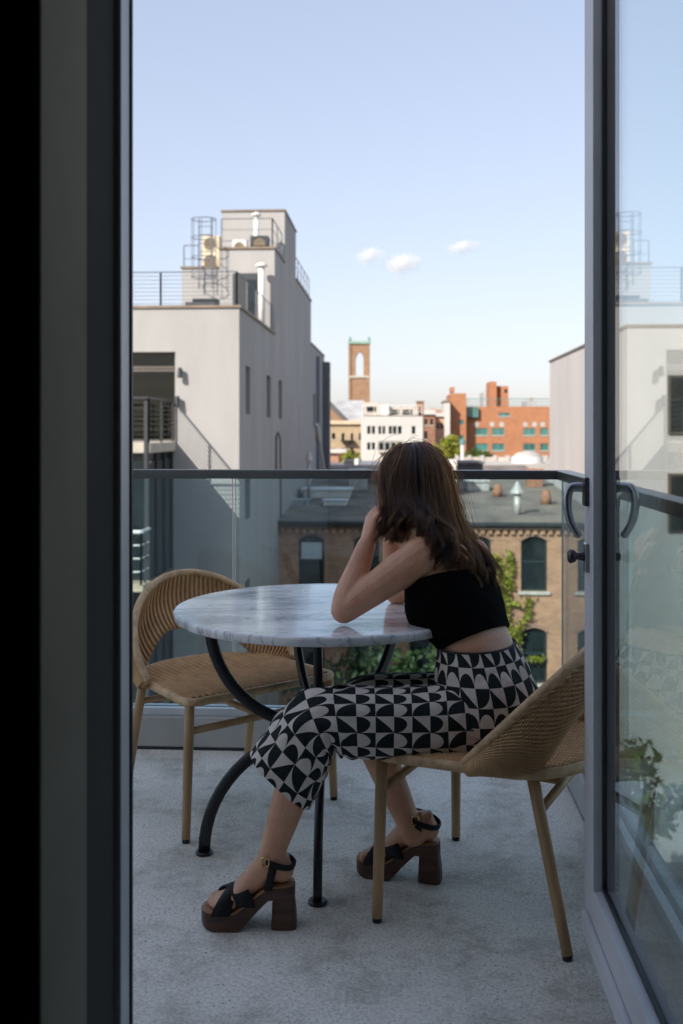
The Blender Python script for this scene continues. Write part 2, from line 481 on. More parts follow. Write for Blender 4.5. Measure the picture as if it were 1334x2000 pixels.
# ================================================================== cafe table
def marble():
    m, n, l = nmat('white_marble')
    b = n['Principled BSDF']
    tc = n.new('ShaderNodeTexCoord')
    mp = n.new('ShaderNodeMapping'); mp.inputs['Rotation'].default_value = (0, 0, R_(62)); mp.inputs['Scale'].default_value = (2.4, 7.5, 3.0)
    l.new(tc.outputs['Object'], mp.inputs[0])
    d = n.new('ShaderNodeTexNoise'); d.inputs['Scale'].default_value = 1.4; d.inputs['Detail'].default_value = 6; d.inputs['Distortion'].default_value = .8
    l.new(mp.outputs[0], d.inputs['Vector'])
    r1 = n.new('ShaderNodeValToRGB'); e = r1.color_ramp.elements
    e[0].position = .30; e[0].color = (0.33, 0.35, 0.40, 1); e[1].position = .56; e[1].color = (0.88, 0.87, 0.87, 1)
    l.new(d.outputs[0], r1.inputs[0])
    w = n.new('ShaderNodeTexNoise'); w.inputs['Scale'].default_value = 2.2; w.inputs['Detail'].default_value = 8; w.inputs['Distortion'].default_value = 1.8
    l.new(mp.outputs[0], w.inputs['Vector'])
    ab = n.new('ShaderNodeMath'); ab.operation = 'SUBTRACT'; ab.inputs[1].default_value = .5; l.new(w.outputs[0], ab.inputs[0])
    a2 = n.new('ShaderNodeMath'); a2.operation = 'ABSOLUTE'; l.new(ab.outputs[0], a2.inputs[0])
    r2 = n.new('ShaderNodeValToRGB'); e = r2.color_ramp.elements
    e[0].position = 0.0; e[0].color = (0.36, 0.38, 0.42, 1); e[1].position = .035; e[1].color = (1, 1, 1, 1)
    l.new(a2.outputs[0], r2.inputs[0])
    mx = n.new('ShaderNodeMix'); mx.data_type = 'RGBA'; mx.blend_type = 'MULTIPLY'; mx.inputs[0].default_value = .7
    l.new(r1.outputs[0], mx.inputs[6]); l.new(r2.outputs[0], mx.inputs[7])
    l.new(mx.outputs[2], b.inputs['Base Color'])
    b.inputs['Roughness'].default_value = .10
    b.inputs['Specular IOR Level'].default_value = .7
    return m
TZ = 0.705
TC = C2W((634 - 667) / FPX * 2.92, 2.92)
def table():
    t = thing('cafe_table', 'round white marble cafe table on bowed black metal legs', 'table', (TC.x, TC.y, 0), YAW + R_(8))
    r = 0.438
    prof = [(0.0001, TZ - .026), (r - .006, TZ - .026), (r, TZ - .022), (r + .001, TZ - .006), (r - .001, TZ - .002), (r - .005, TZ), (0.0001, TZ)]
    o = MB().lathe(prof, 128).build('tabletop', marble(), t, local=True)
    for p in o.data.polygons: p.use_smooth = abs(p.normal.z) < .9
    for a in (40, 100, 180, 260):
        ca, sa = math.cos(R_(a)), math.sin(R_(a))
        pts = []
        for i in range(15):
            q = R_(90 * i / 14); pts.append((.035 + .30 * math.cos(q), TZ - .0262 - .315 * math.sin(q)))
        for i in range(15):
            q = R_(90 - 90 * i / 14); pts.append((.035 + .315 * math.cos(q), .008 + .322 * math.sin(q)))
        rings = []
        for i, (pr, pz) in enumerate(pts):
            p0, p1 = pts[max(i - 1, 0)], pts[min(i + 1, len(pts) - 1)]
            tx, tz = p1[0] - p0[0], p1[1] - p0[1]; L = math.hypot(tx, tz)
            if L < 1e-9: tx, tz, L = -1, 0, 1
            nx, nz = -tz / L, tx / L
            if i in (14, 15): nx, nz = 0, 1
            ring = []
            for k in range(12):
                c, s = math.cos(2 * math.pi * k / 12), math.sin(2 * math.pi * k / 12)
                e = .6
                u = .0175 * math.copysign(abs(c) ** e, c); v = .012 * math.copysign(abs(s) ** e, s)
                x, z = pr + nx * u, pz + nz * u
                ring.append((x * ca - v * sa, x * sa + v * ca, z))
            rings.append(ring)
        # two bows meeting at the waist
        lg = MB().loft(rings[:15]).build('leg', M_BLACK, t, smooth=True, local=True)
        MB().loft(rings[15:]).build('leg', M_BLACK, t, smooth=True, local=True)
        fx, fy = .35 * ca, .35 * sa
        MB().lathe([(.0001, 0), (.024, 0), (.025, .006), (.022, .010), (.0001, .011)], 20, (fx, fy, 0)).build('foot_disc', M_BLACK, t, smooth=False, local=True)
    MB().lathe([(.0001, .315), (.04, .315), (.045, .32), (.045, .375), (.04, .38), (.0001, .38)], 20).build('hub', M_BLACK, t, local=True)
    MB().lathe([(.0001, TZ - .031), (.36, TZ - .031), (.36, TZ - .0262), (.0001, TZ - .0262)], 48).build('under_plate', M_BLACK, t, local=True)
table()

# ================================================================== wicker chairs
M_WICK = pm('wicker_cane', (0.70, 0.44, 0.215), 0.5, 0.22, 26, 0.2, 300, col2=(0.52, 0.305, 0.14))
M_CANE = pm('wrapped_cane', (0.64, 0.42, 0.225), 0.5, 0.2, 30, 0.25, 400)
M_POLE = pm('rattan_pole', (0.50, 0.31, 0.15), 0.45, 0.16, 12, 0.1, 60, stretch=(1, 1, .25))
def chair_meshes():
    P = {}
    def sstep(x): x = min(max(x, 0), 1); return x * x * (3 - 2 * x)
    def T(t):
        a = R_(100) * t
        return Vector((-.045 - .238 * math.cos(a), .285 * math.sin(a), .43 + .288 * (math.cos(a) + .1736) / 1.1736))
    def B(t):
        a = R_(100) * t; c = max(0, math.cos(a))
        return Vector((-.055 - .180 * math.cos(a), .270 * math.sin(a), .408 + .125 * sstep((62 - abs(math.degrees(a))) / 46)))
    def S(t, v):
        p = T(t).lerp(B(t), 1 - v)
        a = R_(100) * t
        bul = .030 * math.sin(math.pi * v)
        return p + Vector((-math.cos(a), math.sin(a), -.25)) * bul
    def Nn(t, v):
        e = .01
        a = S(min(t + e, 1), v) - S(max(t - e, -1), v); b = S(t, min(v + e, 1)) - S(t, max(v - e, 0))
        n = b.cross(a)
        return n.normalized() if n.length > 1e-9 else Vector((-1, 0, 0))
    nr = 58
    mb = MB()
    # ribs fan up the shell
    for i in range(nr + 1):
        t = -0.985 + 1.97 * i / nr
        pts = [S(t, v / 9) - Nn(t, v / 9) * .0052 for v in range(10)]
        mb.tube(pts, .0050, 6)
    rows = 42
    for r in range(rows):
        v = (r + .5) / rows
        pts = []
        seg = nr * 2
        for k in range(seg + 1):
            t = -0.985 + 1.97 * k / seg
            off = .0034 * math.cos(math.pi * k) * (1 if r % 2 else -1)
            pts.append(S(t, v) + Nn(t, v) * (off + .0012))
        mb.tube(pts, .0025, 4, cap=False)
    P['backrest'] = (mb, M_WICK, True)
    # rim and lower hoop
    mb = MB()
    def wrap(path, r0, step=.0042, n=9):
        L = [0]
        for a, b in zip(path[:-1], path[1:]): L.append(L[-1] + (b - a).length)
        m = int(L[-1] / step); pts = []; k = 0
        for i in range(m + 1):
            s = L[-1] * i / m
            while k < len(L) - 2 and L[k + 1] < s: k += 1
            f = (s - L[k]) / max(L[k + 1] - L[k], 1e-9)
            pts.append(path[k].lerp(path[k + 1], min(max(f, 0), 1)))
        mb.tube(pts, [r0 * (1.0 if i % 2 else .90) for i in range(len(pts))], n)
    wrap([T(-1 + 2 * i / 80) for i in range(81)], .0135)
    P['rim'] = (mb, M_CANE, True)
    # a braid under the rim
    mb = MB()
    for ph in (0, math.pi):
        pts = []
        for i in range(241):
            t = -.99 + 1.98 * i / 240
            q = i * .55 + ph
            pts.append(S(t, .935) + Nn(t, .93) * (.004 + .003 * math.cos(q)) + (T(t) - B(t)).normalized() * .005 * math.sin(q))
        mb.tube(pts, .0030, 5, cap=False)
    P['braid'] = (mb, M_WICK, True)
    # seat outline
    def hw(x):
        if x > -.08: return lerp(.250, .272, (x + .08) / .305)
        q = (-.08 - x) / .185
        return .250 * math.sqrt(max(0, 1 - q * q))
    def zs(x, y): return .422 - .016 * math.exp(-((x) / .16) ** 2 - (y / .17) ** 2)
    mb = MB()
    nrow = 104
    for r in range(nrow):
        x = -.258 + (.225 + .258) * (r + .5) / nrow
        h = hw(x) - .004
        if h < .03: continue
        seg = 162; pts = []
        for k in range(seg + 1):
            y = -.262 + .524 * k / seg
            if abs(y) > h: continue
            pts.append(Vector((x, y, zs(x, y) - .012 + .0165 * math.sqrt(max(0, 1 - (2 * ((k % 7) / 7) - 1) ** 2)) + (.0008 if r % 2 else -.0008))))
        if len(pts) > 2:
            pts = [Vector((x, -h, zs(x, h) - .002))] + pts + [Vector((x, h, zs(x, h) - .002))]
            mb.tube(pts, .0026, 4, cap=False)
    P['seat'] = (mb, M_WICK, True)
    mb = MB()
    out = [Vector((.238, y, .412)) for y in np.linspace(-.235, .235, 24)]
    out += [Vector((.238 - .03 * (1 - math.cos(a)), .235 + .037 * math.sin(a), .412)) for a in np.linspace(.3, 1.57, 5)]
    out += [Vector((x, hw(x) + .004, .412)) for x in np.linspace(.2, -.08, 20)]
    out += [Vector((-.08 - .188 * math.sin(a), .254 * math.cos(a), .412)) for a in np.linspace(.06, math.pi - .06, 44)]
    out += [Vector((x, -hw(x) - .004, .412)) for x in np.linspace(-.08, .2, 20)]
    out += [Vector((.238 - .03 * (1 - math.cos(a)), -.235 - .037 * math.sin(a), .412)) for a in np.linspace(1.57, .3, 5)]
    out.append(out[0])
    wrap(out, .0135)
    P['seat_frame'] = (mb, M_CANE, True)
    legs = []
    for sy in (-1, 1):
        legs.append(((.222, .262 * sy, .408), (.228, .278 * sy, .012)))
        legs.append(((-.150, .222 * sy, .408), (-.238, .240 * sy, .012)))
    for i, (a, b) in enumerate(legs):
        a, b = Vector(a), Vector(b)
        P['leg.%d' % i] = (MB().tube([a, a.lerp(b, .3), a.lerp(b, .8), b], [.0150, .0150, .0135, .0130], 14), M_POLE, True)
        P['foot_cap.%d' % i] = (MB().tube([b + Vector((0, 0, .001)), Vector((b.x, b.y, 0))], [.0125, .0115], 14), M_BLACK, True)
    def onleg(i, z):
        a, b = Vector(legs[i][0]), Vector(legs[i][1]); f = (a.z - z) / (a.z - b.z); return a.lerp(b, f)
    f0, f1 = onleg(0, .325), onleg(2, .325); r0, r1 = onleg(1, .325), onleg(3, .325)
    P['stretcher.0'] = (MB().tube([f0, f1], .0115, 10), M_POLE, True)
    P['stretcher.1'] = (MB().tube([r0, r1], .0115, 10), M_POLE, True)
    P['stretcher.2'] = (MB().tube([(f0 + f1) / 2, (r0 + r1) / 2], .0105, 10), M_POLE, True)
    return P
def place_chairs():
    P = chair_meshes()
    def facing(lat, d):
        v = RV * lat + FV * d
        return math.atan2(v.y, v.x)
    c1 = C2W(.418, 2.618); c2 = C2W(-.385, 3.30)
    a = thing('wicker_chair', 'tan wicker tub chair that the woman sits on', 'chair', c1, facing(-.891, .454), 'wicker chairs at the marble table')
    b = thing('wicker_chair', 'empty tan wicker tub chair pushed up to the marble table', 'chair', c2, facing(.62, -.78), 'wicker chairs at the marble table')
    for k, (mb, mat, sm) in P.items():
        nm = k.split('.')[0]
        o = mb.build(nm, mat, a, smooth=sm, local=True, fix=len(mb.v) < 3000)
        c = o.copy(); sc.collection.objects.link(c); c.parent = b
    return a, b
CHAIR, CHAIR2 = place_chairs()

# ================================================================== the woman
def printmat():
    m, n, l = nmat('trouser_print')
    b = n['Principled BSDF']
    uv = n.new('ShaderNodeUVMap')
    sp = n.new('ShaderNodeSeparateXYZ'); l.new(uv.outputs[0], sp.inputs[0])
    def mt(op, a, b_=None, c=None):
        q = n.new('ShaderNodeMath'); q.operation = op
        for i, x in enumerate((a, b_, c)):
            if x is None: continue
            if isinstance(x, (int, float)): q.inputs[i].default_value = x
            else: l.new(x, q.inputs[i])
        return q.outputs[0]
    a = mt('FRACT', sp.outputs[0]); v = mt('FRACT', sp.outputs[1])
    rt = mt('GREATER_THAN', a, .5); up = mt('GREATER_THAN', v, .5)
    x = mt('FRACT', mt('MULTIPLY', a, 2.0)); y = mt('FRACT', mt('MULTIPLY', v, 2.0))
    # quarter round, triangle, half disc
    qx = mt('SUBTRACT', x, 1.0)
    quarter = mt('GREATER_THAN', mt('ADD', mt('MULTIPLY', qx, qx), mt('MULTIPLY', y, y)), 0.97)
    tri = mt('GREATER_THAN', mt('ADD', x, y), 1.02)
    dx = mt('DIVIDE', x, .72); dy = mt('DIVIDE', mt('SUBTRACT', y, .48), .50)
    disc = mt('LESS_THAN', mt('ADD', mt('MULTIPLY', dx, dx), mt('MULTIPLY', dy, dy)), 1.0)
    left = mt('ADD', mt('MULTIPLY', up, quarter), mt('MULTIPLY', mt('SUBTRACT', 1.0, up), tri))
    right = mt('ADD', mt('MULTIPLY', up, disc), mt('MULTIPLY', mt('SUBTRACT', 1.0, up), mt('SUBTRACT', 1.0, disc)))
    msk = mt('ADD', mt('MULTIPLY', rt, right), mt('MULTIPLY', mt('SUBTRACT', 1.0, rt), left))
    mx = n.new('ShaderNodeMix'); mx.data_type = 'RGBA'; l.new(msk, mx.inputs[0])
    mx.inputs[6].default_value = (0.012, 0.017, 0.018, 1); mx.inputs[7].default_value = (0.70, 0.61, 0.55, 1)
    l.new(mx.outputs[2], b.inputs['Base Color'])
    b.inputs['Roughness'].default_value = .8
    b.inputs['Specular IOR Level'].default_value = .25
    tc = n.new('ShaderNodeTexCoord')
    ns = n.new('ShaderNodeTexNoise'); ns.inputs['Scale'].default_value = 26; ns.inputs['Detail'].default_value = 3; ns.inputs['Distortion'].default_value = .6
    l.new(tc.outputs['Object'], ns.inputs['Vector'])
    bp = n.new('ShaderNodeBump'); bp.inputs['Strength'].default_value = .6; bp.inputs['Distance'].default_value = .016
    l.new(ns.outputs[0], bp.inputs['Height']); l.new(bp.outputs[0], b.inputs['Normal'])
    return m
M_PRINT = printmat()
M_SKIN = pm('skin', (0.68, 0.365, 0.23), 0.40, 0.06, 18, 0.22, 190, sss=0.2, spec=.5, col2=(0.54, 0.255, 0.148), detail=7)
M_TOP = pm('black_knit', (0.0035, 0.0035, 0.004), 0.9, 0.2, 60, 0.25, 500, spec=.06)
M_LEATHER = pm('black_suede', (0.010, 0.010, 0.012), 0.65, 0.2, 60, 0.2, 400, spec=.3)
M_SOLE = pm('brown_wood_sole', (0.085, 0.036, 0.020), 0.45, 0.25, 18, 0.15, 120, stretch=(.4, 1, 3))
M_INSOLE = pm('tan_insole', (0.36, 0.17, 0.075), 0.5, 0.12, 20)
M_GOLD = pm('gold_buckle', (0.75, 0.52, 0.20), 0.25, 0.1, 30, metal=1.0)
M_HAIRBASE = pm('hair_base', (0.014, 0.009, 0.006), 0.7, 0.2, 60, spec=.2)
M_NAIL = pm('nail', (0.5, 0.25, 0.2), 0.25, .05, 20)
M_EYE = pm('eye_white', (0.7, 0.68, 0.66), 0.15, .02, 10)

def frame_dir(lat, d):
    return (RV * lat + FV * d).normalized()
F_P = frame_dir(-.891, .454)     # pelvis facing
F_U = frame_dir(-.81, .58)       # chest facing
F_H = frame_dir(-.60, .80)       # head facing

SPINE = [ # px py depth halfwidth halfthickness turn(0 pelvis..1 chest)
    (952, 1408, 2.635, .150, .108, 0), (950, 1362, 2.635, .160, .116, 0), (942, 1312, 2.638, .142, .104, .1), (934, 1268, 2.642, .118, .086, .3),
    (922, 1236, 2.655, .116, .084, .5), (904, 1196, 2.675, .128, .096, .8), (888, 1160, 2.695, .136, .100, 1), (878, 1122, 2.715, .142, .090, 1),
    (870, 1088, 2.735, .140, .074, 1), (866, 1062, 2.745, .108, .060, 1), (860, 1042, 2.752, .066, .053, 1), (846, 1010, 2.762, .049, .051, 1), (828, 978, 2.772, .049, .055, 1)]
def torso_rings(lo, hi, m, n=40, grow=0.0, level=0.0):
    K = catmull(SPINE, 240)
    i0, i1 = lo / 12 * 239, hi / 12 * 239
    rows = []
    for j in range(m):
        x = i0 + (i1 - i0) * j / (m - 1); k = min(int(x), 238); rows.append(K[k] + (K[k + 1] - K[k]) * (x - k))
    C = [W(r[0], r[1], r[2]) for r in rows]
    rings = []
    for j, r in enumerate(rows):
        up = (C[min(j + 1, m - 1)] - C[max(j - 1, 0)]).normalized()
        up = up.lerp(UV_, level).normalized()
        fw = F_P.lerp(F_U, min(max(r[5], 0), 1)); L = UV_.cross(fw).normalized()
        f = L.cross(up).normalized(); L = up.cross(f).normalized()
        ring = []
        for k in range(n):
            a = 2 * math.pi * k / n; c, s = math.cos(a), math.sin(a)
            e = .9
            ring.append(C[j] + f * (math.copysign(abs(c) ** e, c) * (r[4] + grow)) + L * (math.copysign(abs(s) ** e, s) * (r[3] + grow)))
        rings.append(ring)
    return rings, C, rows

SH_L, EL_L, WR_L = W(826, 1084, 2.625), W(672, 1191, 2.645), W(716, 1064, 2.71)
SH_R, EL_R, WR_R = W(906, 1070, 2.865), W(776, 1158, 2.975), W(764, 1056, 2.93)
HIP_L, KN_L, AN_L = W(938, 1398, 2.56), W(618, 1400, 2.462), W(523, 1690, 2.452)
HIP_R, KN_R, AN_R = W(958, 1380, 2.72), W(698, 1375, 2.79), W(808, 1630, 2.70)
HEAD = W(810, 948, 2.785)

def limb(mb, keys, m=14, n=16):
    K = catmull([(*p, r) for p, r in keys], m)
    mb.tube([Vector(k[:3]) for k in K], [max(k[3], .003) for k in K], n, round_=True)

def foot_frame(heel, toe):
    f = (Vector((toe.x, toe.y, 0)) - Vector((heel.x, heel.y, 0))).normalized()
    l = UV_.cross(f)
    return Matrix(((f.x, l.x, 0, heel.x), (f.y, l.y, 0, heel.y), (0, 0, 1, 0), (0, 0, 0, 1)))
# sandals: rear end of the heel and toe tip on the floor
FM_L = foot_frame(onz(577, 1806, 0.0), onz(391, 1806, 0.0))
FM_R = foot_frame(onz(860, 1720, 0.0), onz(700, 1703, 0.0))
def foot(mb, M, ankle, medial):
    def q(x, y, z): return M @ Vector((x, y * medial, z))
    limb(mb, [(ankle, .034), (q(.048, 0, .158), .036), (q(.045, 0, .140), .033)], 6)
    mb.ball(q(.036, 0, .136), .033, .031, .030)
    K = [(.040, .150, .034, .036), (.075, .138, .035, .036), (.105, .115, .035, .033), (.135, .088, .037, .026), (.160, .070, .040, .019), (.180, .063, .041, .015), (.192, .060, .038, .012)]
    rings = []
    for x, z, w_, h in catmull(K, 22):
        rings.append([q(x + .25 * h * math.sin(2 * math.pi * k / 20), w_ * math.cos(2 * math.pi * k / 20), z + h * math.sin(2 * math.pi * k / 20)) for k in range(20)])
    mb.loft(rings)
    for y, tip, r in ((.026, .219, .0115), (.009, .221, .0088), (-.006, .215, .0083), (-.019, .206, .0078), (-.030, .195, .0075)):
        limb(mb, [(q(tip - .045, y * .95, .060), r), (q(tip - .02, y, .061), r * .95), (q(tip - r, y, .054), r)], 8, 10)

def body():
    person = thing('person', 'seated woman in black crop top and patterned trousers, elbows on table, facing away', 'person', (CHAIR.location.x, CHAIR.location.y, 0))
    mb = MB()
    rings, C, rows = torso_rings(0, 12, 60)
    mb.loft(rings)
    # shoulder blades, chest
    Lu = UV_.cross(F_U)
    for s in (1, -1):
        mb.ball(W(884, 1105, 2.715) - F_U * .046 + Lu * (.056 * s) + UV_ * .02, .034, .034, .050)
        mb.ball(W(896, 1178, 2.685) + F_U * .052 + Lu * (.052 * s) - UV_ * .012, .046, .046, .046)
    # arms
    limb(mb, [(SH_L.lerp(C[44], .35), .055), (SH_L, .053), (SH_L.lerp(EL_L, .22), .050), (SH_L.lerp(EL_L, .6), .043), (EL_L.lerp(SH_L, .1), .038), (EL_L, .036)], 22)
    limb(mb, [(EL_L, .0365), (EL_L.lerp(WR_L, .25), .040), (EL_L.lerp(WR_L, .6), .033), (WR_L, .0255)], 16)
    limb(mb, [(SH_R.lerp(C[44], .35), .056), (SH_R, .052), (SH_R.lerp(EL_R, .25), .046), (SH_R.lerp(EL_R, .6), .041), (EL_R, .036)], 22)
    limb(mb, [(EL_R, .036), (EL_R.lerp(WR_R, .3), .037), (WR_R, .025)], 14)
    # hands against the cheeks
    def hand(wr, kn, side, curl):
        # wr wrist, kn middle knuckle, side = direction across the knuckles (index -> little), curl = where the fingers bend to
        ax = (kn - wr).normalized()
        rings = []
        for i in range(7):
            t = i / 6; c = wr.lerp(kn, t); w_ = lerp(.024, .039, min(1, t * 1.5)); h = lerp(.020, .0145, t)
            nn = ax.cross(side).normalized()
            rings.append([c + side * (w_ * math.cos(2 * math.pi * k / 16)) + nn * (h * math.sin(2 * math.pi * k / 16)) for k in range(16)])
        mb.loft(rings)
        for j, (o, L) in enumerate(((-.029, .070), (-.010, .078), (.010, .073), (.028, .058))):
            b0 = kn + side * o - ax * (.004 * abs(j - 1))
            d1 = (ax * .75 + curl * .65).normalized(); d2 = (ax * .15 + curl).normalized(); d3 = (curl - ax * .35).normalized()
            p1 = b0 + d1 * L * .45; p2 = p1 + d2 * L * .32; p3 = p2 + d3 * L * .23
            limb(mb, [(b0 - ax * .01, .0095), (b0, .0098), (p1, .0085), (p2, .0078), (p3, .0068)], 14, 10)
        b0 = wr.lerp(kn, .28) - side * .022
        p1 = b0 + (ax * .7 - side * .6 + curl * .35).normalized() * .034; p2 = p1 + (ax * .95 + curl * .3 - side * .1).normalized() * .028
        limb(mb, [(b0, .013), (p1, .0105), (p2, .008)], 10, 10)
    hand(WR_L, W(727, 1010, 2.735), frame_dir(.25, -.97), (frame_dir(.75, .66) + UV_ * .1).normalized())
    hand(WR_R, W(766, 1006, 2.905), frame_dir(-.3, .95), (frame_dir(.4, -.7) + UV_ * .3).normalized())
    # legs
    limb(mb, [(HIP_L, .078), (HIP_L.lerp(KN_L, .4), .072), (KN_L, .054)], 14)
    limb(mb, [(KN_L, .052), (KN_L.lerp(AN_L, .3), .050), (KN_L.lerp(AN_L, .62), .0415), (KN_L.lerp(AN_L, .88), .033), (AN_L, .0335)], 16)
    limb(mb, [(HIP_R, .078), (HIP_R.lerp(KN_R, .4), .072), (KN_R, .054)], 14)
    limb(mb, [(KN_R, .052), (KN_R.lerp(AN_R, .3), .050), (KN_R.lerp(AN_R, .62), .0425), (KN_R.lerp(AN_R, .88), .034), (AN_R, .034)], 16)
    foot(mb, FM_L, AN_L, -1)
    foot(mb, FM_R, AN_R, 1)
    # head with a face turned away
    Lh = UV_.cross(F_H).normalized()
    fh = (F_H + Vector((0, 0, -.06))).normalized(); uh = fh.cross(Lh).normalized()
    Mh = Matrix((fh, Lh, uh)).transposed()
    def hp(f, s, u): return HEAD + fh * f + Lh * s + uh * u
    mb.ball(HEAD, .092, .075, .100, 28, 18, Mh)
    mb.ball(hp(.022, 0, -.048), .066, .056, .066, 24, 14, Mh)
    mb.ball(hp(.060, 0, -.094), .024, .024, .020, 14, 8, Mh)         # chin
    limb(mb, [(hp(.086, 0, .004), .007), (hp(.098, 0, -.018), .009), (hp(.106, 0, -.033), .011)], 8, 10)   # nose
    for s in (1, -1):
        mb.ball(hp(.096, .010 * s, -.037), .009, .008, .007, 10, 6, Mh)
        mb.ball(hp(.078, .034 * s, -.030), .018, .020, .022, 12, 8, Mh)  # cheek
        mb.ball(hp(.083, .028 * s, .014), .012, .024, .007, 12, 6, Mh)
        mb.ball(hp(.082, .030 * s, .0075), .008, .016, .0045, 12, 6, Mh); mb.ball(hp(.081, .030 * s, -.0085), .008, .015, .0045, 12, 6, Mh)   # brow
        limb(mb, [(hp(-.004, .074 * s, -.032), .008), (hp(-.010, .079 * s, -.012), .009), (hp(-.014, .080 * s, .010), .009)], 8, 10)   # ear
    mb.ball(hp(.087, 0, -.062), .010, .021, .0055, 12, 6, Mh)
    mb.ball(hp(.085, 0, -.071), .010, .018, .006, 12, 6, Mh)
    o = mb.build('body_source', M_SKIN)
    rm = o.modifiers.new('rm', 'REMESH'); rm.mode = 'VOXEL'; rm.voxel_size = .0034; rm.use_smooth_shade = True
    sm = o.modifiers.new('sm', 'SMOOTH'); sm.factor = .5; sm.iterations = 5
    dg = bpy.context.evaluated_depsgraph_get(); dg.update()
    me = bpy.data.meshes.new_from_object(o.evaluated_get(dg))
    bpy.data.objects.remove(o)
    me.name = 'body'
    me.transform(pmat(person).inverted())
    for p in me.polygons: p.use_smooth = True
    me.materials.clear(); me.materials.append(M_SKIN)
    b = bpy.data.objects.new('body', me); sc.collection.objects.link(b); b.parent = person
    for s in (1, -1):
        ey = MB().ball(hp(.0765, .030 * s, .000), .0112, .0112, .0112, 16, 10).build('eye', M_EYE, person, smooth=True)
        MB().ball(hp(.0828, .030 * s, -.001), .0056, .0056, .0056, 14, 8).build('iris', pm('iris_brown', (.03, .015, .008), .1, .1, 40), ey, smooth=True)
    # ------------------------------------------------ crop top
    mb = MB()
    m = 26
    r_, C_, rows_ = torso_rings(3.62, 6.66, m, 56, .009)
    R2 = []
    for j, ring in enumerate(r_):
        t = j / (m - 1); row = []
        for k, p in enumerate(ring):
            a = 2 * math.pi * k / 56
            f = math.cos(a)
            # bust fullness at the front, small gathers
            out = .030 * max(0, f) ** 1.5 * math.exp(-((t - .62) / .30) ** 2)
            out += .0015 * math.sin(a * 9 + t * 7) * math.sin(t * 15)
            dv = (p - C_[j]).normalized()
            row.append(p + dv * out)
        R2.append(row)
    inner = [[C_[j] + (p - C_[j]) * .955 for p in R2[j]] for j in (m - 1, 0)]
    full = [inner[1]] + R2 + [inner[0]]
    mb.loft(full, cap=False)
    o = mb.build('crop_top', M_TOP, person, smooth=True)
    ss = o.modifiers.new('s', 'SUBSURF'); ss.levels = 1; ss.render_levels = 1
    # thin tie strap hanging at the back waist
    # ------------------------------------------------ trousers
    mb = MB(); mb.uv = []
    def strip(keys, m, n, u0, flip=1, a_up=None, v0=0.0):
        K = catmull(keys, m); Cc = [W(k[0], k[1], k[2]) for k in K]
        u = u0; base = len(mb.v); us = []
        for j in range(m):
            if j: u += (Cc[j] - Cc[j - 1]).length
            us.append(u)
        for j, k in enumerate(K):
            al = R_(k[3]); tdir = RV * math.cos(al) + UV_ * math.sin(al)
            A = (-RV * math.sin(al) + UV_ * math.cos(al)) * -1
            ra, rb = k[4], k[5]
            per = math.pi * (ra + rb); nt = max(1, round(per / .075))
            for i in range(n + 1):
                q = 2 * math.pi * i / n
                c, s = math.cos(q), math.sin(q)
                e = .86
                p = Cc[j] + A * (math.copysign(abs(c) ** e, c) * ra) + FV * (math.copysign(abs(s) ** e, s) * rb)
                fold = k[6]
                nz = noise.noise(Vector((p.x * 9, p.y * 9, p.z * 22))) * .6 + noise.noise(Vector((us[j] * 30, q * 2.2, 3.1))) * .7
                fr = j / (m - 1)
                gk = math.exp(-((fr - .66) / .10) ** 2) * max(0, math.cos(q - math.pi) + .35) + .9 * math.exp(-((fr - .05) / .10) ** 2) * max(0, math.cos(q) + .5)
                nz += gk * .55 * math.sin(us[j] * 165 + 2.0 * math.sin(q * 2))
                p = p + (p - Cc[j]).normalized() * nz * fold
                mb.v.append(tuple(p))
                mb.uv.append((-us[j] / .094 * flip, (i / n) * PERT + v0))
        for j in range(m - 1):
            for i in range(n):
                a = base + j * (n + 1) + i
                mb.f.append((a, a + 1, a + n + 2, a + n + 1))
    PERT = 8
    strip([(990, 1372, 2.60, 184, .088, .080, .004), (940, 1398, 2.575, 183, .096, .092, .014), (880, 1408, 2.55, 182, .094, .092, .011), (810, 1411, 2.525, 180, .089, .088, .005), (740, 1411, 2.50, 180, .087, .086, .004),
           (680, 1411, 2.48, 184, .086, .084, .011), (634, 1410, 2.466, 200, .085, .082, .014), (608, 1428, 2.458, 219, .088, .080, .014), (580, 1470, 2.452, 226, .094, .080, .009), (548, 1521, 2.446, 228, .100, .082, .004)], 90, 64, .10)
    strip([(985, 1360, 2.72, 182, .085, .080, .004), (930, 1368, 2.73, 181, .086, .085, .005), (860, 1372, 2.75, 180, .083, .083, .004), (790, 1373, 2.77, 180, .081, .082, .004), (730, 1374, 2.785, 184, .080, .080, .004),
           (700, 1384, 2.79, 215, .078, .080, .005), (694, 1410, 2.79, 258, .080, .08, .004), (704, 1428, 2.785, 280, .082, .080, .004), (714, 1446, 2.78, 288, .082, .082, .003)], 70, 56, .16, 1)
    # seat and waist
    rg, C_, rows_ = torso_rings(0.0, 3.28, 34, 72, .012, .9)
    rg = rg[::-1]; C_ = C_[::-1]
    base = len(mb.v); u = 0
    for j, ring in enumerate(rg):
        if j: u += (C_[j] - C_[j - 1]).length
        for i in range(73):
            p = ring[i % 72]
            q = 2 * math.pi * (i % 72) / 72
            nz = noise.noise(Vector((p.x * 10, p.y * 10, p.z * 14)))
            p = p + (p - C_[j]).normalized() * nz * (.009 if j > 5 else .0015)
            mb.v.append(tuple(p)); mb.uv.append((-u / .094 + .35, i / 72 * 11 + .3))
    for j in range(len(rg) - 1):
        for i in range(72):
            a = base + j * 73 + i
            mb.f.append((a, a + 1, a + 74, a + 73))
    o = mb.build('trousers', M_PRINT, person, smooth=True, fix=False)
    sd = o.modifiers.new('thick', 'SOLIDIFY'); sd.thickness = .002; sd.offset = -1
    # waistband edge
    wb = MB(); top = rg[0]
    wb.tube([p for p in top], .0035, 6, closed=True)
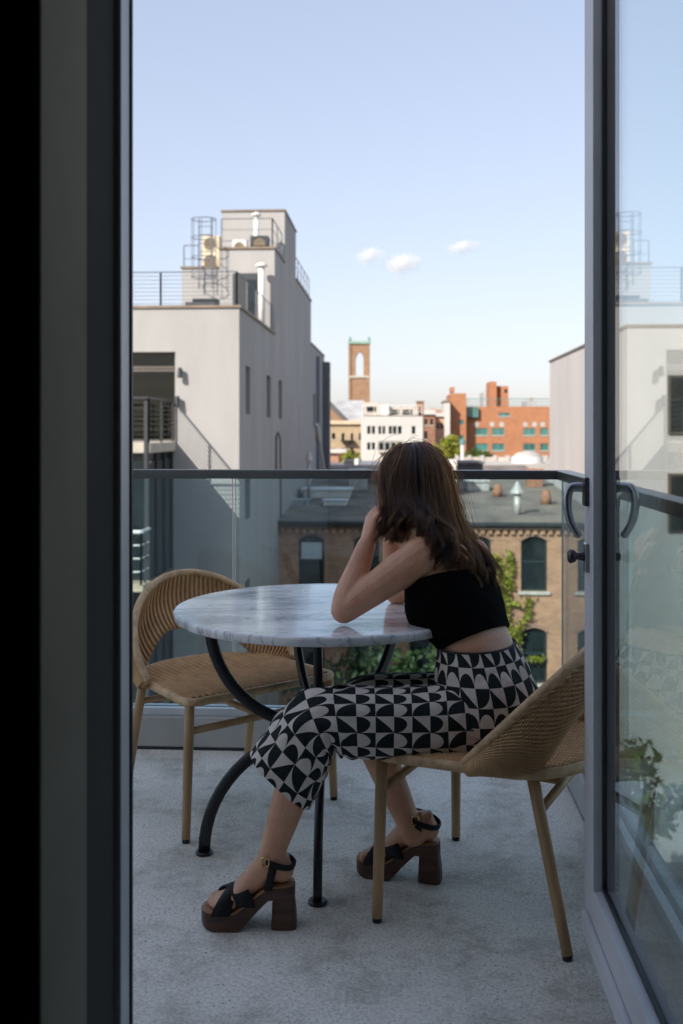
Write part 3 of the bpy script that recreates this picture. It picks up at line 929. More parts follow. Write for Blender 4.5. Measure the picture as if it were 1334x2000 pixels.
    wb.build('waistband', pm('waistband_dark', (.02, .022, .022), .7), person, smooth=True)
    # ------------------------------------------------ sandals
    def sandal(M, medial):
        root = None
        def q(x, y, z): return M @ Vector((x, y * medial, z))
        N = 40
        def outline(x):   # half widths (medial, lateral)
            t = x / .232
            w_ = .030 + .012 * math.sin(min(1, t * 1.25) * math.pi * .62)
            if t > .8: w_ *= math.sqrt(max(0.02, 1 - ((t - .8) / .2) ** 2.4))
            if t < .12: w_ *= math.sqrt(max(.05, 1 - ((.12 - t) / .12) ** 2.2))
            return w_
        def top(x):
            t = x
            if t < .05: return .104
            if t > .165: return .040 + .004 * (t - .165) / .06
            k = (t - .05) / .115; k = k * k * (3 - 2 * k)
            return lerp(.104, .040, k)
        def bot(x):
            if x > .135: return .0 + .014 * max(0, (x - .195) / .037) ** 2
            if x < .06: return .075
            k = (x - .06) / .075
            return .078 * (1 - k ** 1.15) if k < 1 else 0
        # platform: closed loft of cross sections along the length
        rings = []
        for i in range(N + 1):
            x = .0005 + .231 * i / N; w_ = outline(x); zt, zb = top(x), min(bot(x), top(x) - .012)
            cs = []
            for sx, sz in ((-1, 0), (-1, .5), (-1, 1), (-.9, 1.0), (0, 1.0), (.9, 1.0), (1, 1), (1, .5), (1, 0), (.9, 0), (0, 0), (-.9, 0)):
                cs.append(q(x, w_ * sx * (1.0 if sz else .95), lerp(zb, zt, sz)))
            rings.append(cs)
        sole = MB().loft(rings).build('sandal_sole', M_SOLE, person, smooth=False, bevel=.0015)
        # block heel
        hr = []
        for z, x0, x1, w_ in ((.0, -.004, .060, .031), (.03, -.003, .058, .0305), (.074, .002, .056, .030), (.090, .003, .060, .029)):
            cs = []
            for k in range(20):
                a = 2 * math.pi * k / 20; c, s = math.cos(a), math.sin(a); e = .45
                cs.append(q((x0 + x1) / 2 + (x1 - x0) / 2 * math.copysign(abs(c) ** e, c), w_ * math.copysign(abs(s) ** e, s), z))
            hr.append(cs)
        MB().loft(hr).build('heel', M_SOLE, sole, smooth=False)
        rings = []
        for i in range(N + 1):
            x = .003 + .226 * i / N; w_ = outline(x) * .97; zt = top(x)
            rings.append([q(x, -w_, zt + .0005), q(x, -w_, zt + .0035), q(x, 0, zt + .003), q(x, w_, zt + .0035), q(x, w_, zt + .0005)])
        MB().loft(rings).build('insole', M_INSOLE, sole, smooth=True)
        # straps
        def band(fn, width, name, mat=M_LEATHER, th=.0035):
            # fn(s) -> (center point local, width direction local, outward local)
            rings = []
            for i in range(29):
                c, wd, od = fn(i / 28)
                rings.append([q(*(c + wd * (width / 2) * a + od * (th * b_))) for a, b_ in ((-1, 0), (-1, 1), (0, 1.3), (1, 1), (1, 0), (0, .2))])
            return MB().loft(rings).build(name, mat, sole, smooth=True)
        def over(xa, xb, hh):
            def fn(s):
                a = math.pi * s; x = lerp(xa, xb, s); w_ = .043; zb = top(x) + .001
                c = Vector((x, w_ * math.cos(a), zb + hh * math.sin(a) ** .8))
                return c, Vector((.9, (xb - xa) * -2, -.38 * math.sin(a))).normalized(), Vector((.1, math.cos(a), math.sin(a) + .1)).normalized()
            return fn
        band(over(.115, .180, .054), .046, 'toe_strap')
        band(over(.182, .118, .055), .046, 'toe_strap')
        def ank(s):
            a = 2 * math.pi * s
            c = Vector((.046 + .043 * math.cos(a), .040 * math.sin(a), .163 + .014 * math.cos(a)))
            return c, Vector((-.25 * 1, 0, 1)).normalized(), Vector((math.cos(a), math.sin(a), 0))
        band(ank, .014, 'ankle_strap')
        for sd_ in (1, -1):
            def side(s, sd_=sd_):
                z = lerp(.100, .160, s); c = Vector((lerp(.066, .052, s), sd_ * lerp(.034, .0385, s), z))
                return c, Vector((1, 0, 0)), Vector((0, sd_, 0))
            band(side, .020, 'side_strap')
        bk = []
        for k in range(28):
            a = 2 * math.pi * k / 28; c, s = math.cos(a), math.sin(a)
            bk.append(q(.078 + .0095 * math.copysign(abs(c) ** .6, c), -.0345 if medial else 0, .176 + .0115 * math.copysign(abs(s) ** .6, s)))
        cx = q(.078, 0, .176); lat = -FV
        MB().tube([q(.072 + .0095 * math.copysign(abs(math.cos(2 * math.pi * k / 28)) ** .6, math.cos(2 * math.pi * k / 28)), 0,
                     .172 + .0115 * math.copysign(abs(math.sin(2 * math.pi * k / 28)) ** .6, math.sin(2 * math.pi * k / 28))) + lat * .041 for k in range(28)], .0019, 7, closed=True).build('buckle', M_GOLD, sole, smooth=True)
    sandal(FM_L, -1)
    sandal(FM_R, 1)
    # ------------------------------------------------ hair
    hair(person)
    return person

def hairmat():
    m, n, l = nmat('dark_brown_hair')
    n.remove(n['Principled BSDF'])
    h = n.new('ShaderNodeBsdfHairPrincipled')
    h.parametrization = 'MELANIN'
    h.inputs['Melanin'].default_value = .80
    h.inputs['Melanin Redness'].default_value = .55
    h.inputs['Roughness'].default_value = .32
    h.inputs['Radial Roughness'].default_value = .45
    h.inputs['Random Color'].default_value = .35
    l.new(h.outputs[0], n['Material Output'].inputs[0])
    return m

def hair(person):
    HX, HY, HZ_ = RV, FV, UV_            # right, away, up seen from the room
    rr = np.random.default_rng(3)
    hd = (F_H.dot(HX), F_H.dot(HY))      # face direction
    def ell(th, ph, g=1.0):
        # th azimuth (0 = right, 90 = away), ph polar from crown
        return np.array([.080 * g * math.sin(ph) * math.cos(th), .090 * g * math.sin(ph) * math.sin(th), .106 * g * math.cos(ph)])
    face = math.atan2(hd[1], hd[0])
    def guide(th, ph0, layer):
        # th root azimuth
        pts = []
        g = 1.02 + .07 * layer
        c, s = math.cos(th), math.sin(th)
        # tucked away from the face
        rel = (th - face + math.pi) % (2 * math.pi) - math.pi
        phe = R_(80)
        for ph in np.linspace(min(ph0, R_(66)), phe, 7):
            q = th
            if abs(rel) < R_(70):
                q = face + math.copysign(lerp(abs(rel), R_(80), (ph - ph0) / max(phe - ph0, .1)), rel if rel else 1)
            pts.append(ell(q, ph, g))
        e = pts[-1]; tan = (pts[-1] - pts[-2]); tan = tan / np.linalg.norm(tan)
        # where the lock hangs to: viewed from the room, left locks fall straight, middle and right ones sweep to the right over the back
        side = e[0] / .086           # -1 left .. 1 right
        near = -e[1] / .095          # 1 towards the room
        if near < -.45:
            end = np.array([e[0] * .84 + .012 * side + rr.normal(0, .010), e[1] * .85, -rr.uniform(.10, .17)])
            if side > .2: end = np.array([.10 + .06 * side + rr.normal(0, .015), -.02, -rr.uniform(.15, .24)])
        else:
            k = min(max((side + 1) / 2, 0), 1)
            kk = [0, .25, .5, .75, 1.0]
            end = np.array([np.interp(k, kk, [-.066, -.034, .056, .122, .186]) + rr.normal(0, .018),
                            np.interp(k, kk, [-.055, -.150, -.205, -.170, -.095]) + rr.normal(0, .006),
                            -np.interp(k, kk, [.150, .118, .178, .270, .292]) * (rr.uniform(.70, 1.10) if k < .55 else rr.uniform(.86, 1.08))])
        n = 15
        start = e.copy()
        Lh_ = np.linalg.norm(end - start)
        c1 = start + (tan * .8 + np.array([0, 0, -.2])) * Lh_ * .45
        c2 = end + np.array([-.26 * (end[0] - start[0]), -.012, Lh_ * .34])
        for i in range(1, n + 1):
            t = i / n
            pts.append((1 - t) ** 3 * start + 3 * t * (1 - t) ** 2 * c1 + 3 * t * t * (1 - t) * c2 + t ** 3 * end)
        return np.array(pts)
    # clumps
    P = []; sizes = []; rad = []
    ncl = 330; per = 64
    npt = 22
    for ci in range(ncl):
        th = rr.uniform(0, 2 * math.pi)
        ph0 = R_(rr.uniform(3, 80)) if ci % 2 else R_(rr.uniform(2, 30))
        rel = (th - face + math.pi) % (2 * math.pi) - math.pi
        if abs(rel) < R_(58) and ph0 > R_(34): ph0 = R_(rr.uniform(5, 34))
        layer = rr.uniform(0, 1)
        G = guide(th, ph0, layer)
        wl = rr.uniform(.75, 1.15); wp = rr.uniform(0, 6.28); amp = rr.uniform(.010, .022)
        if G[-1][0] < .035: amp *= .55
        big = ci % 5 == 0
        for k in range(per):
            off = rr.normal(0, 1, 3) * np.array([.0062, .0062, .004])
            if big: off *= 2.1
            if k < 2: off *= 3.0
            lag = rr.normal(0, .22)
            a2 = rr.normal(0, .0025, 2)
            pts = []
            for i in range(npt):
                t = i / (npt - 1)
                hang = max(0, (i - 7) / (npt - 8))
                taper = lerp(1.0, .16, hang ** 1.3)
                w = amp * hang ** 1.2 * (1 + .5 * hang)
                ph = wp + lag + hang * 10.5 * wl
                p = G[i] + off * taper * (.55 + .45 * min(1, t * 3)) + np.array([w * math.sin(ph) + a2[0] * hang, w * .7 * math.cos(ph), a2[1] * hang])
                pts.append(p)
            cut = npt - int(rr.integers(0, 5) * rr.uniform(0, 1))
            pts = pts[:cut]
            # stay outside the skull
            for p in pts[:9]:
                q = math.sqrt((p[0] / .080) ** 2 + (p[1] / .090) ** 2 + (p[2] / .104) ** 2)
                if q < 1: p /= q
            sizes.append(len(pts)); P += pts
            rad += [lerp(.00042, .00016, (i / len(pts)) ** 2) for i in range(len(pts))]
    P = np.array(P)
    base = HEAD - person.location
    Wd = np.array([list(base + HX * p[0] + HY * p[1] + HZ_ * p[2]) for p in P], dtype=np.float32)
    hc = bpy.data.hair_curves.new('hair')
    hc.add_curves(sizes)
    hc.attributes['position'].data.foreach_set('vector', Wd.ravel())
    ra = hc.attributes.get('radius') or hc.attributes.new('radius', 'FLOAT', 'POINT')
    ra.data.foreach_set('value', np.array(rad, dtype=np.float32))
    hc.materials.append(hairmat())
    o = bpy.data.objects.new('hair', hc); sc.collection.objects.link(o); o.parent = person
    # dense under-layer of hair close to the skull and nape
    mb = MB(); rings = []
    for i in range(26):
        t = i / 25
        ring = []
        for k in range(36):
            th = 2 * math.pi * k / 36
            rel = (th - face + math.pi) % (2 * math.pi) - math.pi
            fcl = max(0, 1 - abs(rel) / R_(75))
            ph = R_(2) + R_(96) * min(1, t / .6)
            ph = lerp(ph, min(ph, R_(38)), min(1, fcl * 2.2))
            p = ell(th, ph, .985)
            if t > .6:
                q = (t - .6) / .4
                if fcl > 0: q *= max(0, 1 - fcl * 3)
                nr_ = max(0, -math.sin(th))
                p = p + np.array([.020 * q + .020 * q * nr_, -.016 * q * nr_, -.070 * q]); p[0] *= (1 - .10 * q)
            ring.append(HEAD + HX * p[0] + HY * p[1] + HZ_ * p[2])
        rings.append(ring)
    mb.loft(rings, cap=False)
    mb.build('hair_underlayer', M_HAIRBASE, person, smooth=True)
PERSON = body()

# ================================================================== neighbours
M_STUC = pm('pale_stucco', (0.355, 0.345, 0.335), 0.9, 0.07, 0.7, 0.2, 40, detail=9, stretch=(1, 1, .3))
M_COPE = pm('coping_brown', (0.20, 0.15, 0.11), 0.6, 0.15, 3)
M_WFRAME = pm('window_frame_bronze', (0.10, 0.085, 0.07), 0.5, 0.1, 3)
M_IRON = pm('black_iron', (0.03, 0.035, 0.04), 0.5, 0.1, 10)
M_BLUEIRON = pm('grey_iron', (0.12, 0.14, 0.17), 0.5, 0.1, 10)
M_WHITEM = pm('white_metal', (0.68, 0.67, 0.64), 0.45, 0.06, 5)
M_BEIGE = pm('condenser_beige', (0.62, 0.52, 0.36), 0.5, 0.08, 5)
M_TAR = pm('tar_roof', (0.16, 0.155, 0.155), 0.9, 0.25, 1.2, 0.3, 20)
M_SILL = pm('stone_sill', (0.46, 0.42, 0.37), 0.85, 0.12, 6)
M_BLIND = pm('pale_blind', (0.50, 0.54, 0.56), 0.7, 0.05, 3)
M_GLZ = glass('dark_glazing', (0.45, 0.50, 0.45), .9, .03)
M_INT = pm('interior_tree_reflection', (0.05, 0.06, 0.028), .8, .5, .9)  # dark green painted in for the trees mirrored in the terrace door

def slab5(mb, x0, x1, y0, y1, z0, z1, skip=()):
    # box faces without the named ones
    v = [(x, y, z) for z in (z0, z1) for y in (y0, y1) for x in (x0, x1)]
    F = {'bottom': (0, 2, 3, 1), 'top': (4, 5, 7, 6), 'front': (0, 1, 5, 4), 'back': (2, 6, 7, 3), 'left': (0, 4, 6, 2), 'right': (1, 3, 7, 5)}
    mb.add(v, [f for k, f in F.items() if k not in skip])
def window_y(parent, x0, x1, z0, z1, Y, fmat, gmat, fw=.05, bars=(), back=.35, interior=None):
    # window in a wall facing -Y; Y = glass plane
    mb = MB()
    for b in ((x0, x0 + fw, z0, z1), (x1 - fw, x1, z0, z1), (x0 + fw, x1 - fw, z0, z0 + fw), (x0 + fw, x1 - fw, z1 - fw, z1)):
        mb.box(b[0], b[1], Y - .04, Y + .04, b[2], b[3])
    for ax, q in bars:
        if ax == 'z': mb.box(x0 + fw, x1 - fw, Y - .045, Y + .035, q - fw * .5, q + fw * .5)
        else: mb.box(q - fw * .5, q + fw * .5, Y - .043, Y + .033, z0 + fw, z1 - fw)
    f = mb.build('window', fmat, parent)
    MB().box(x0 + fw, x1 - fw, Y - .006, Y + .006, z0 + fw, z1 - fw).build('pane', gmat, f)
    return f
def window_x(parent, y0, y1, z0, z1, X, fmat, gmat, fw=.06):
    mb = MB()
    for b in ((y0, y0 + fw, z0, z1), (y1 - fw, y1, z0, z1), (y0 + fw, y1 - fw, z0, z0 + fw), (y0 + fw, y1 - fw, z1 - fw, z1)):
        mb.box(X - .03, X + .03, b[0], b[1], b[2], b[3])
    f = mb.build('window', fmat, parent)
    MB().box(X - .006, X + .006, y0 + fw, y1 - fw, z0 + fw, z1 - fw).build('pane', gmat, f)
def rail(parent, pts, h, posts, cables, mat, r=.022, rc=.008, name='railing', topmat=None):
    # pts polyline at the foot; posts = spacing
    tp = [Vector(p) + Vector((0, 0, h)) for p in pts]
    mb = MB()
    for a, b in zip(tp[:-1], tp[1:]): mb.tube([a, b], r, 6)
    o = mb.build(name, topmat or mat, parent)
    for a, b in zip(pts[:-1], pts[1:]):
        a, b = Vector(a), Vector(b); n = max(1, round((b - a).length / posts))
        for i in range(n + 1):
            p = a.lerp(b, i / n)
            MB().box(p.x - .02, p.x + .02, p.y - .02, p.y + .02, p.z, p.z + h - .01).build('post', mat, o)
        for c in range(cables):
            z = h * (c + .6) / (cables + .6)
            MB().tube([a + Vector((0, 0, z)), b + Vector((0, 0, z))], rc, 4).build('cable', mat, o)
    return o

def left_building():
    X0, Y0 = -4.13, 25.5
    ZT = 4.38
    t = thing('townhouse', 'stepped pale stucco townhouse with roof terraces and a caged ladder', 'building', (X0, Y0, GZ))
    XL_ = -13.0
    # front with the terrace door opening, side with slit windows
    fh = [(-9.2 - XL_, -5.80 - XL_, .93 - GZ, 3.25 - GZ)]
    mb = MB().wall((XL_, Y0, GZ), (1, 0, 0), (0, 0, 1), (0, -1, 0), X0 - XL_, ZT - GZ, fh, .25)
    slits = [(26.6, 27.4, 1.66, 2.96), (30.8, 31.8, 1.62, 2.94), (33.9, 34.9, 1.62, 2.94), (47.6, 48.8, 1.4, 2.97), (26.45, 27.4, -1.2, -.1), (26.5, 27.3, -4.3, -2.85)]
    mb.wall((X0, Y0, GZ), (0, 1, 0), (0, 0, 1), (1, 0, 0), 54.6 - Y0, ZT - GZ, [(a - Y0, b - Y0, c - GZ, d - GZ) for a, b, c, d in slits], .22)
    slab5(mb, XL_, X0, Y0, 54.6, GZ, ZT, ('front', 'right'))
    mb.build('wall', M_STUC, t, fix=False)
    for a, b, c, d in slits: window_x(t, a, b, c, d, X0 - .20, M_WFRAME, pm('slit_glass', (.018, .026, .028), .35, .2, 2, spec=.12))
    # terrace door: transom and sliding panes
    f = window_y(t, -9.2, -5.80, .93, 3.25, Y0 + .22, M_WFRAME, M_GLZ, .06, bars=(('z', 2.86), ('z', 2.78), ('x', -7.1), ('x', -8.2)))
    MB().box(-9.2, -5.8, Y0 + .9, Y0 + 1.0, .93, 3.25).build('room_back', M_INT, t)
    # upper blocks
    def blk(name, *b): return MB().box(*b).build(name, M_STUC, t)
    x427, x350, x431 = -5.96, -7.26, -6.41
    blk('stair_block', x427, X0, 32.8, 46.4, ZT + .001, 7.23)
    blk('low_block', x350, x427 - .002, 32.9, 44, ZT + .001, 6.62)
    blk('top_block', x431, X0, 35.7, 39.6, 7.231, 9.12)
    blk('rear_block', -10, X0, 46.402, 54.6, ZT + .001, 5.26)
    # copings
    for b in ((XL_ - .05, X0 + .05, Y0 - .05, Y0 + .2, ZT + .002, ZT + .07), (X0 - .2, X0 + .05, Y0 + .201, 32.75, ZT + .002, ZT + .07),
              (x427 - .04, X0 + .04, 32.74, 32.95, 7.232, 7.30), (X0 - .2, X0 + .04, 32.96, 35.65, 7.232, 7.30), (X0 - .2, X0 + .04, 39.65, 46.45, 7.232, 7.30),
              (x431 - .04, X0 + .04, 35.65, 35.9, 9.121, 9.18), (X0 - .2, X0 + .04, 35.91, 39.65, 9.121, 9.18), (x431 - .04, x431 + .15, 35.91, 39.65, 9.121, 9.18),
              (x350 - .04, x427 - .003, 32.85, 33.05, 6.622, 6.69), (X0 - .2, X0 + .04, 46.46, 54.65, 5.262, 5.33)):
        MB().box(*b).build('coping', M_COPE, t)
    # door and window on the main terrace
    MB().box(-5.52, -4.62, 32.72, 32.795, ZT + .002, 6.42).build('terrace_door', M_IRON, t, bevel=.01)
    MB().box(-5.05, -4.72, 32.70, 32.718, 4.7, 6.2).build('door_glass', M_WIN, t)
    MB().box(-6.88, -6.05, 32.80, 32.897, 4.95, 5.60).build('low_window', M_WIN, t)
    # railings
    rail(t, [(XL_, Y0 + .08, ZT + .07), (-6.2, Y0 + .08, ZT + .07), (X0 - .08, Y0 + .08, ZT + .07), (X0 - .08, 32.6, ZT + .07)], .88, 1.9, 8, M_BLUEIRON, .016, .006)
    rail(t, [(x427 + .05, 32.85, 7.30), (X0 - .08, 32.85, 7.30), (X0 - .08, 35.5, 7.30)], .95, 1.2, 2, M_BLUEIRON, .018, .009)
    rail(t, [(X0 - .08, 39.9, 7.30), (X0 - .08, 46.3, 7.30)], .95, 1.4, 2, M_BLUEIRON, .018, .009)
    rail(t, [(x350 + .05, 33.0, 6.69), (x427 - .75, 33.0, 6.69)], .72, .7, 1, M_BLUEIRON, .018, .009)
    # glazed extension with roof terrace
    EX, EY = -5.78, 22.85
    e = MB().box(XL_ + .01, EX - .25, EY + .25, Y0 - .002, GZ, .66).build('glazed_bay', pm('bay_panel', (.05, .06, .06), .35, .4, .8), t)
    MB().box(XL_ + .01, EX, EY, Y0 - .002, .68, .92).build('terrace_slab', pm('slab_concrete', (.48, .44, .37), .85, .12, 2), t, bevel=.02)
    lv = [GZ, -8.6, -5.6, -2.45, .62]
    for i, z in enumerate(lv[1:]):
        if i < 3: MB().box(XL_ + .01, EX - .05, EY + .06, Y0 - .003, z - .12, z + .12).build('floor_band', pm('band_olive', (.20, .19, .12), .7, .2, 2), e)
    yy = [EY + .1, EY + .95, EY + 1.75, Y0 - .1]
    for i in range(4):
        za, zb = (lv[i] + .14 if i else lv[i]), lv[i + 1] - .13
        for a, b in zip(yy[:-1], yy[1:]):
            MB().box(EX - .12, EX - .10, a + .04, b - .04, za, zb).build('pane', M_WIN, e)
        xx = [EX - .12 - 1.1 * k for k in range(6)]
        for b, a in zip(xx[:-1], xx[1:]):
            MB().box(a + .04, b - .04, EY + .12, EY + .14, za, zb).build('pane', M_WIN, e)
    for y in yy: MB().box(EX - .16, EX - .06, y - .035, y + .035, GZ, .66).build('mullion', M_IRON, e)
    rail(t, [(-11, EY + .06, .92), (EX - .06, EY + .06, .92), (EX - .06, Y0 - .1, .92)], 1.05, 1.25, 8, M_IRON, .03, .012)
    for (x, y) in ((EX - .1, EY - .03), (EX - 1.0, EY - .03)): MB().box(x - .04, x + .04, y - .03, y + .029, .35, 1.9).build('post', M_IRON, t)
    # lower balcony on the bay with a white rail
    lb = MB().box(-9.5, EX + .02, EY - .75, EY + .058, -2.42, -2.28).build('balcony', pm('balcony_wood', (.46, .38, .27), .8, .2, 3), t)
    for p, q in (((-9.5, EY - .7), (EX - .04, EY - .7)), ((EX - .04, EY - .7), (EX - .04, EY + .02))):
        a, b = Vector((*p, -2.28)), Vector((*q, -2.28)); n = max(2, round((b - a).length / .55))
        for i in range(n + 1):
            c = a.lerp(b, i / n); MB().box(c.x - .02, c.x + .02, c.y - .02, c.y + .02, c.z, -1.1).build('baluster', M_IRON, lb)
        MB().tube([a + Vector((0, 0, 1.2)), b + Vector((0, 0, 1.2))], .045, 8).build('handrail', M_WHITEM, lb)
        for k in (.3, .6, .9): MB().tube([a + Vector((0, 0, k)), b + Vector((0, 0, k))], .018, 5).build('bar', M_WHITEM, lb)
    # wall lamps and conduits
    for (px, py) in ((354, 728), (349, 783)):
        p = AY(px, py, Y0)
        w = MB().tube([p + Vector((0, -.002, .05)), p + Vector((0, -.12, .05))], .035, 8).build('wall_lamp', M_IRON, t)
        MB().tube([p + Vector((0, -.16, -.14)), p + Vector((0, -.16, .12))], [.075, .05], 12).build('lamp_shade', M_IRON, w)
    MB().tube([(X0 + .03, 33.0, -.2), (X0 + .03, 33.0, 1.0), (X0 + .05, 33.4, 1.15), (X0 + .06, 33.9, .9), (X0 + .05, 34.2, -1.8)], .025, 6).build('conduit', M_IRON, t)
    MB().tube([(X0 + .05, 49.5, 4.9), (X0 + .05, 49.5, GZ)], .14, 8).build('downpipe', M_BLUEIRON, t)
    MB().tube([(X0 + .10, 48.6, 1.5), (X0 + .25, 52.0, -1.5), (X0 + .25, 52.5, GZ)], .10, 8).build('downpipe', M_WHITEM, t)
    MB().box(X0 + .001, X0 + .35, 53.4, 54.55, GZ, 4.9).build('rear_chase', pm('chase_dark', (.12, .13, .14), .8, .1, 2), t)
    # flue pipes and rooftop plant (loose things standing on the terraces)
    def flue(p, h, r, label, mat=M_WHITEM):
        f = thing('flue_pipe', label, 'flue', p)
        MB().tube([p, Vector(p) + Vector((0, 0, h))], r, 12).build('pipe', mat, f, smooth=True)
        MB().lathe([(.001, h + .03), (r * 1.9, h + .03), (r * 1.9, h + .09), (.001, h + .18)], 14, p).build('cap', mat, f)
        for s in (0, 2.1, 4.2):
            MB().tube([Vector(p) + Vector((math.cos(s) * r * .9, math.sin(s) * r * .9, h - .02)), Vector(p) + Vector((math.cos(s) * r * .9, math.sin(s) * r * .9, h + .04))], .012, 5).build('stay', mat, f)
    flue((-4.50, 32.30, ZT + .001), 2.15, .105, 'tall white flue pipe beside the dark terrace door')
    flue((-5.0, 34.6, 7.24), 1.45, .09, 'white flue pipe standing on the upper terrace')
    flue((-4.55, 49.0, 5.262), 1.75, .10, 'thin grey flue pipe on the lower rear roof', M_BLUEIRON)
    def condenser(p, sx, sy, sz, label, mat, fans=1):
        c = thing('condenser', label, 'condenser', p)
        MB().box(p[0] - sx / 2, p[0] + sx / 2, p[1] - sy / 2, p[1] + sy / 2, p[2] + .06, p[2] + sz).build('casing', mat, c, bevel=.02)
        for s in (-1, 1): MB().box(p[0] + s * sx * .4 - .03, p[0] + s * sx * .4 + .03, p[1] - sy * .4, p[1] + sy * .4, p[2], p[2] + .06).build('foot', M_IRON, c)
        for k in range(fans):
            z = p[2] + .06 + (sz - .06) * (k + .5) / fans; rr_ = min(sx, (sz / fans)) * .38
            pts = [(p[0] + rr_ * math.cos(a), p[1] - sy / 2 - .012, z + rr_ * math.sin(a)) for a in np.linspace(0, 2 * math.pi, 24, endpoint=False)]
            g = MB().prism(pts, (0, .010, 0)).build('fan_grille', pm('fan_dark', (.16, .12, .07), .6, .3, 12), c)
            MB().tube(pts, .02, 5, closed=True).build('fan_ring', mat, c)
    condenser((-6.45, 33.9, 6.623), .62, .4, 1.25, 'tall beige twin fan condenser behind the caged ladder', M_BEIGE, 2)
    condenser((-4.78, 34.0, 7.24), .62, .5, .62, 'black condenser box on the upper terrace', pm('condenser_black', (.03, .035, .05), .5, .1, 5))
    condenser((-5.55, 34.5, 7.24), .5, .4, .6, 'white condenser box on the upper terrace', M_WHITEM)
    # caged ladder up the low block
    cl = thing('caged_ladder', 'steel access ladder with hooped safety cage on the stepped townhouse', 'ladder', (-6.5, 32.8, ZT))
    lx, ly = -6.42, 32.70
    z0, z1 = 5.9, 8.15
    for s in (-1, 1): MB().tube([(lx + s * .22, ly, z0), (lx + s * .22, ly, z1 + .1)], .02, 6).build('stile', M_BLUEIRON, cl)
    for k in range(8): MB().tube([(lx - .22, ly, z0 + .12 + k * .28), (lx + .22, ly, z0 + .12 + k * .28)], .013, 5).build('rung', M_BLUEIRON, cl)
    for z in (6.25, 6.9, 7.55, 8.15):
        MB().tube([(lx + .40 * math.cos(a), ly - .30 + .36 * math.sin(a), z) for a in np.linspace(0, 2 * math.pi, 26, endpoint=False)], .016, 5, closed=True).build('hoop', M_BLUEIRON, cl)
    for a in np.linspace(math.pi, 2 * math.pi, 5):
        p = (lx + .40 * math.cos(a), ly - .30 + .36 * math.sin(a))
        MB().tube([(*p, 6.25), (*p, 8.15)], .012, 5).build('cage_bar', M_BLUEIRON, cl)
    # terrace furniture
    tb = thing('terrace_bench', 'dark outdoor bench on the townhouse roof terrace', 'bench', (-6.4, 31.6, ZT))
    MB().box(-6.9, -5.95, 31.3, 31.8, ZT + .40, ZT + .46).build('seat', M_IRON, tb)
    MB().box(-6.9, -5.95, 31.78, 31.83, ZT + .46, ZT + .98).build('backrest', M_IRON, tb)
    for x in (-6.86, -5.99):
        for y in (31.34, 31.76): MB().box(x - .03, x + .03, y - .03, y + .03, ZT + .001, ZT + .4).build('leg', M_IRON, tb)
left_building()

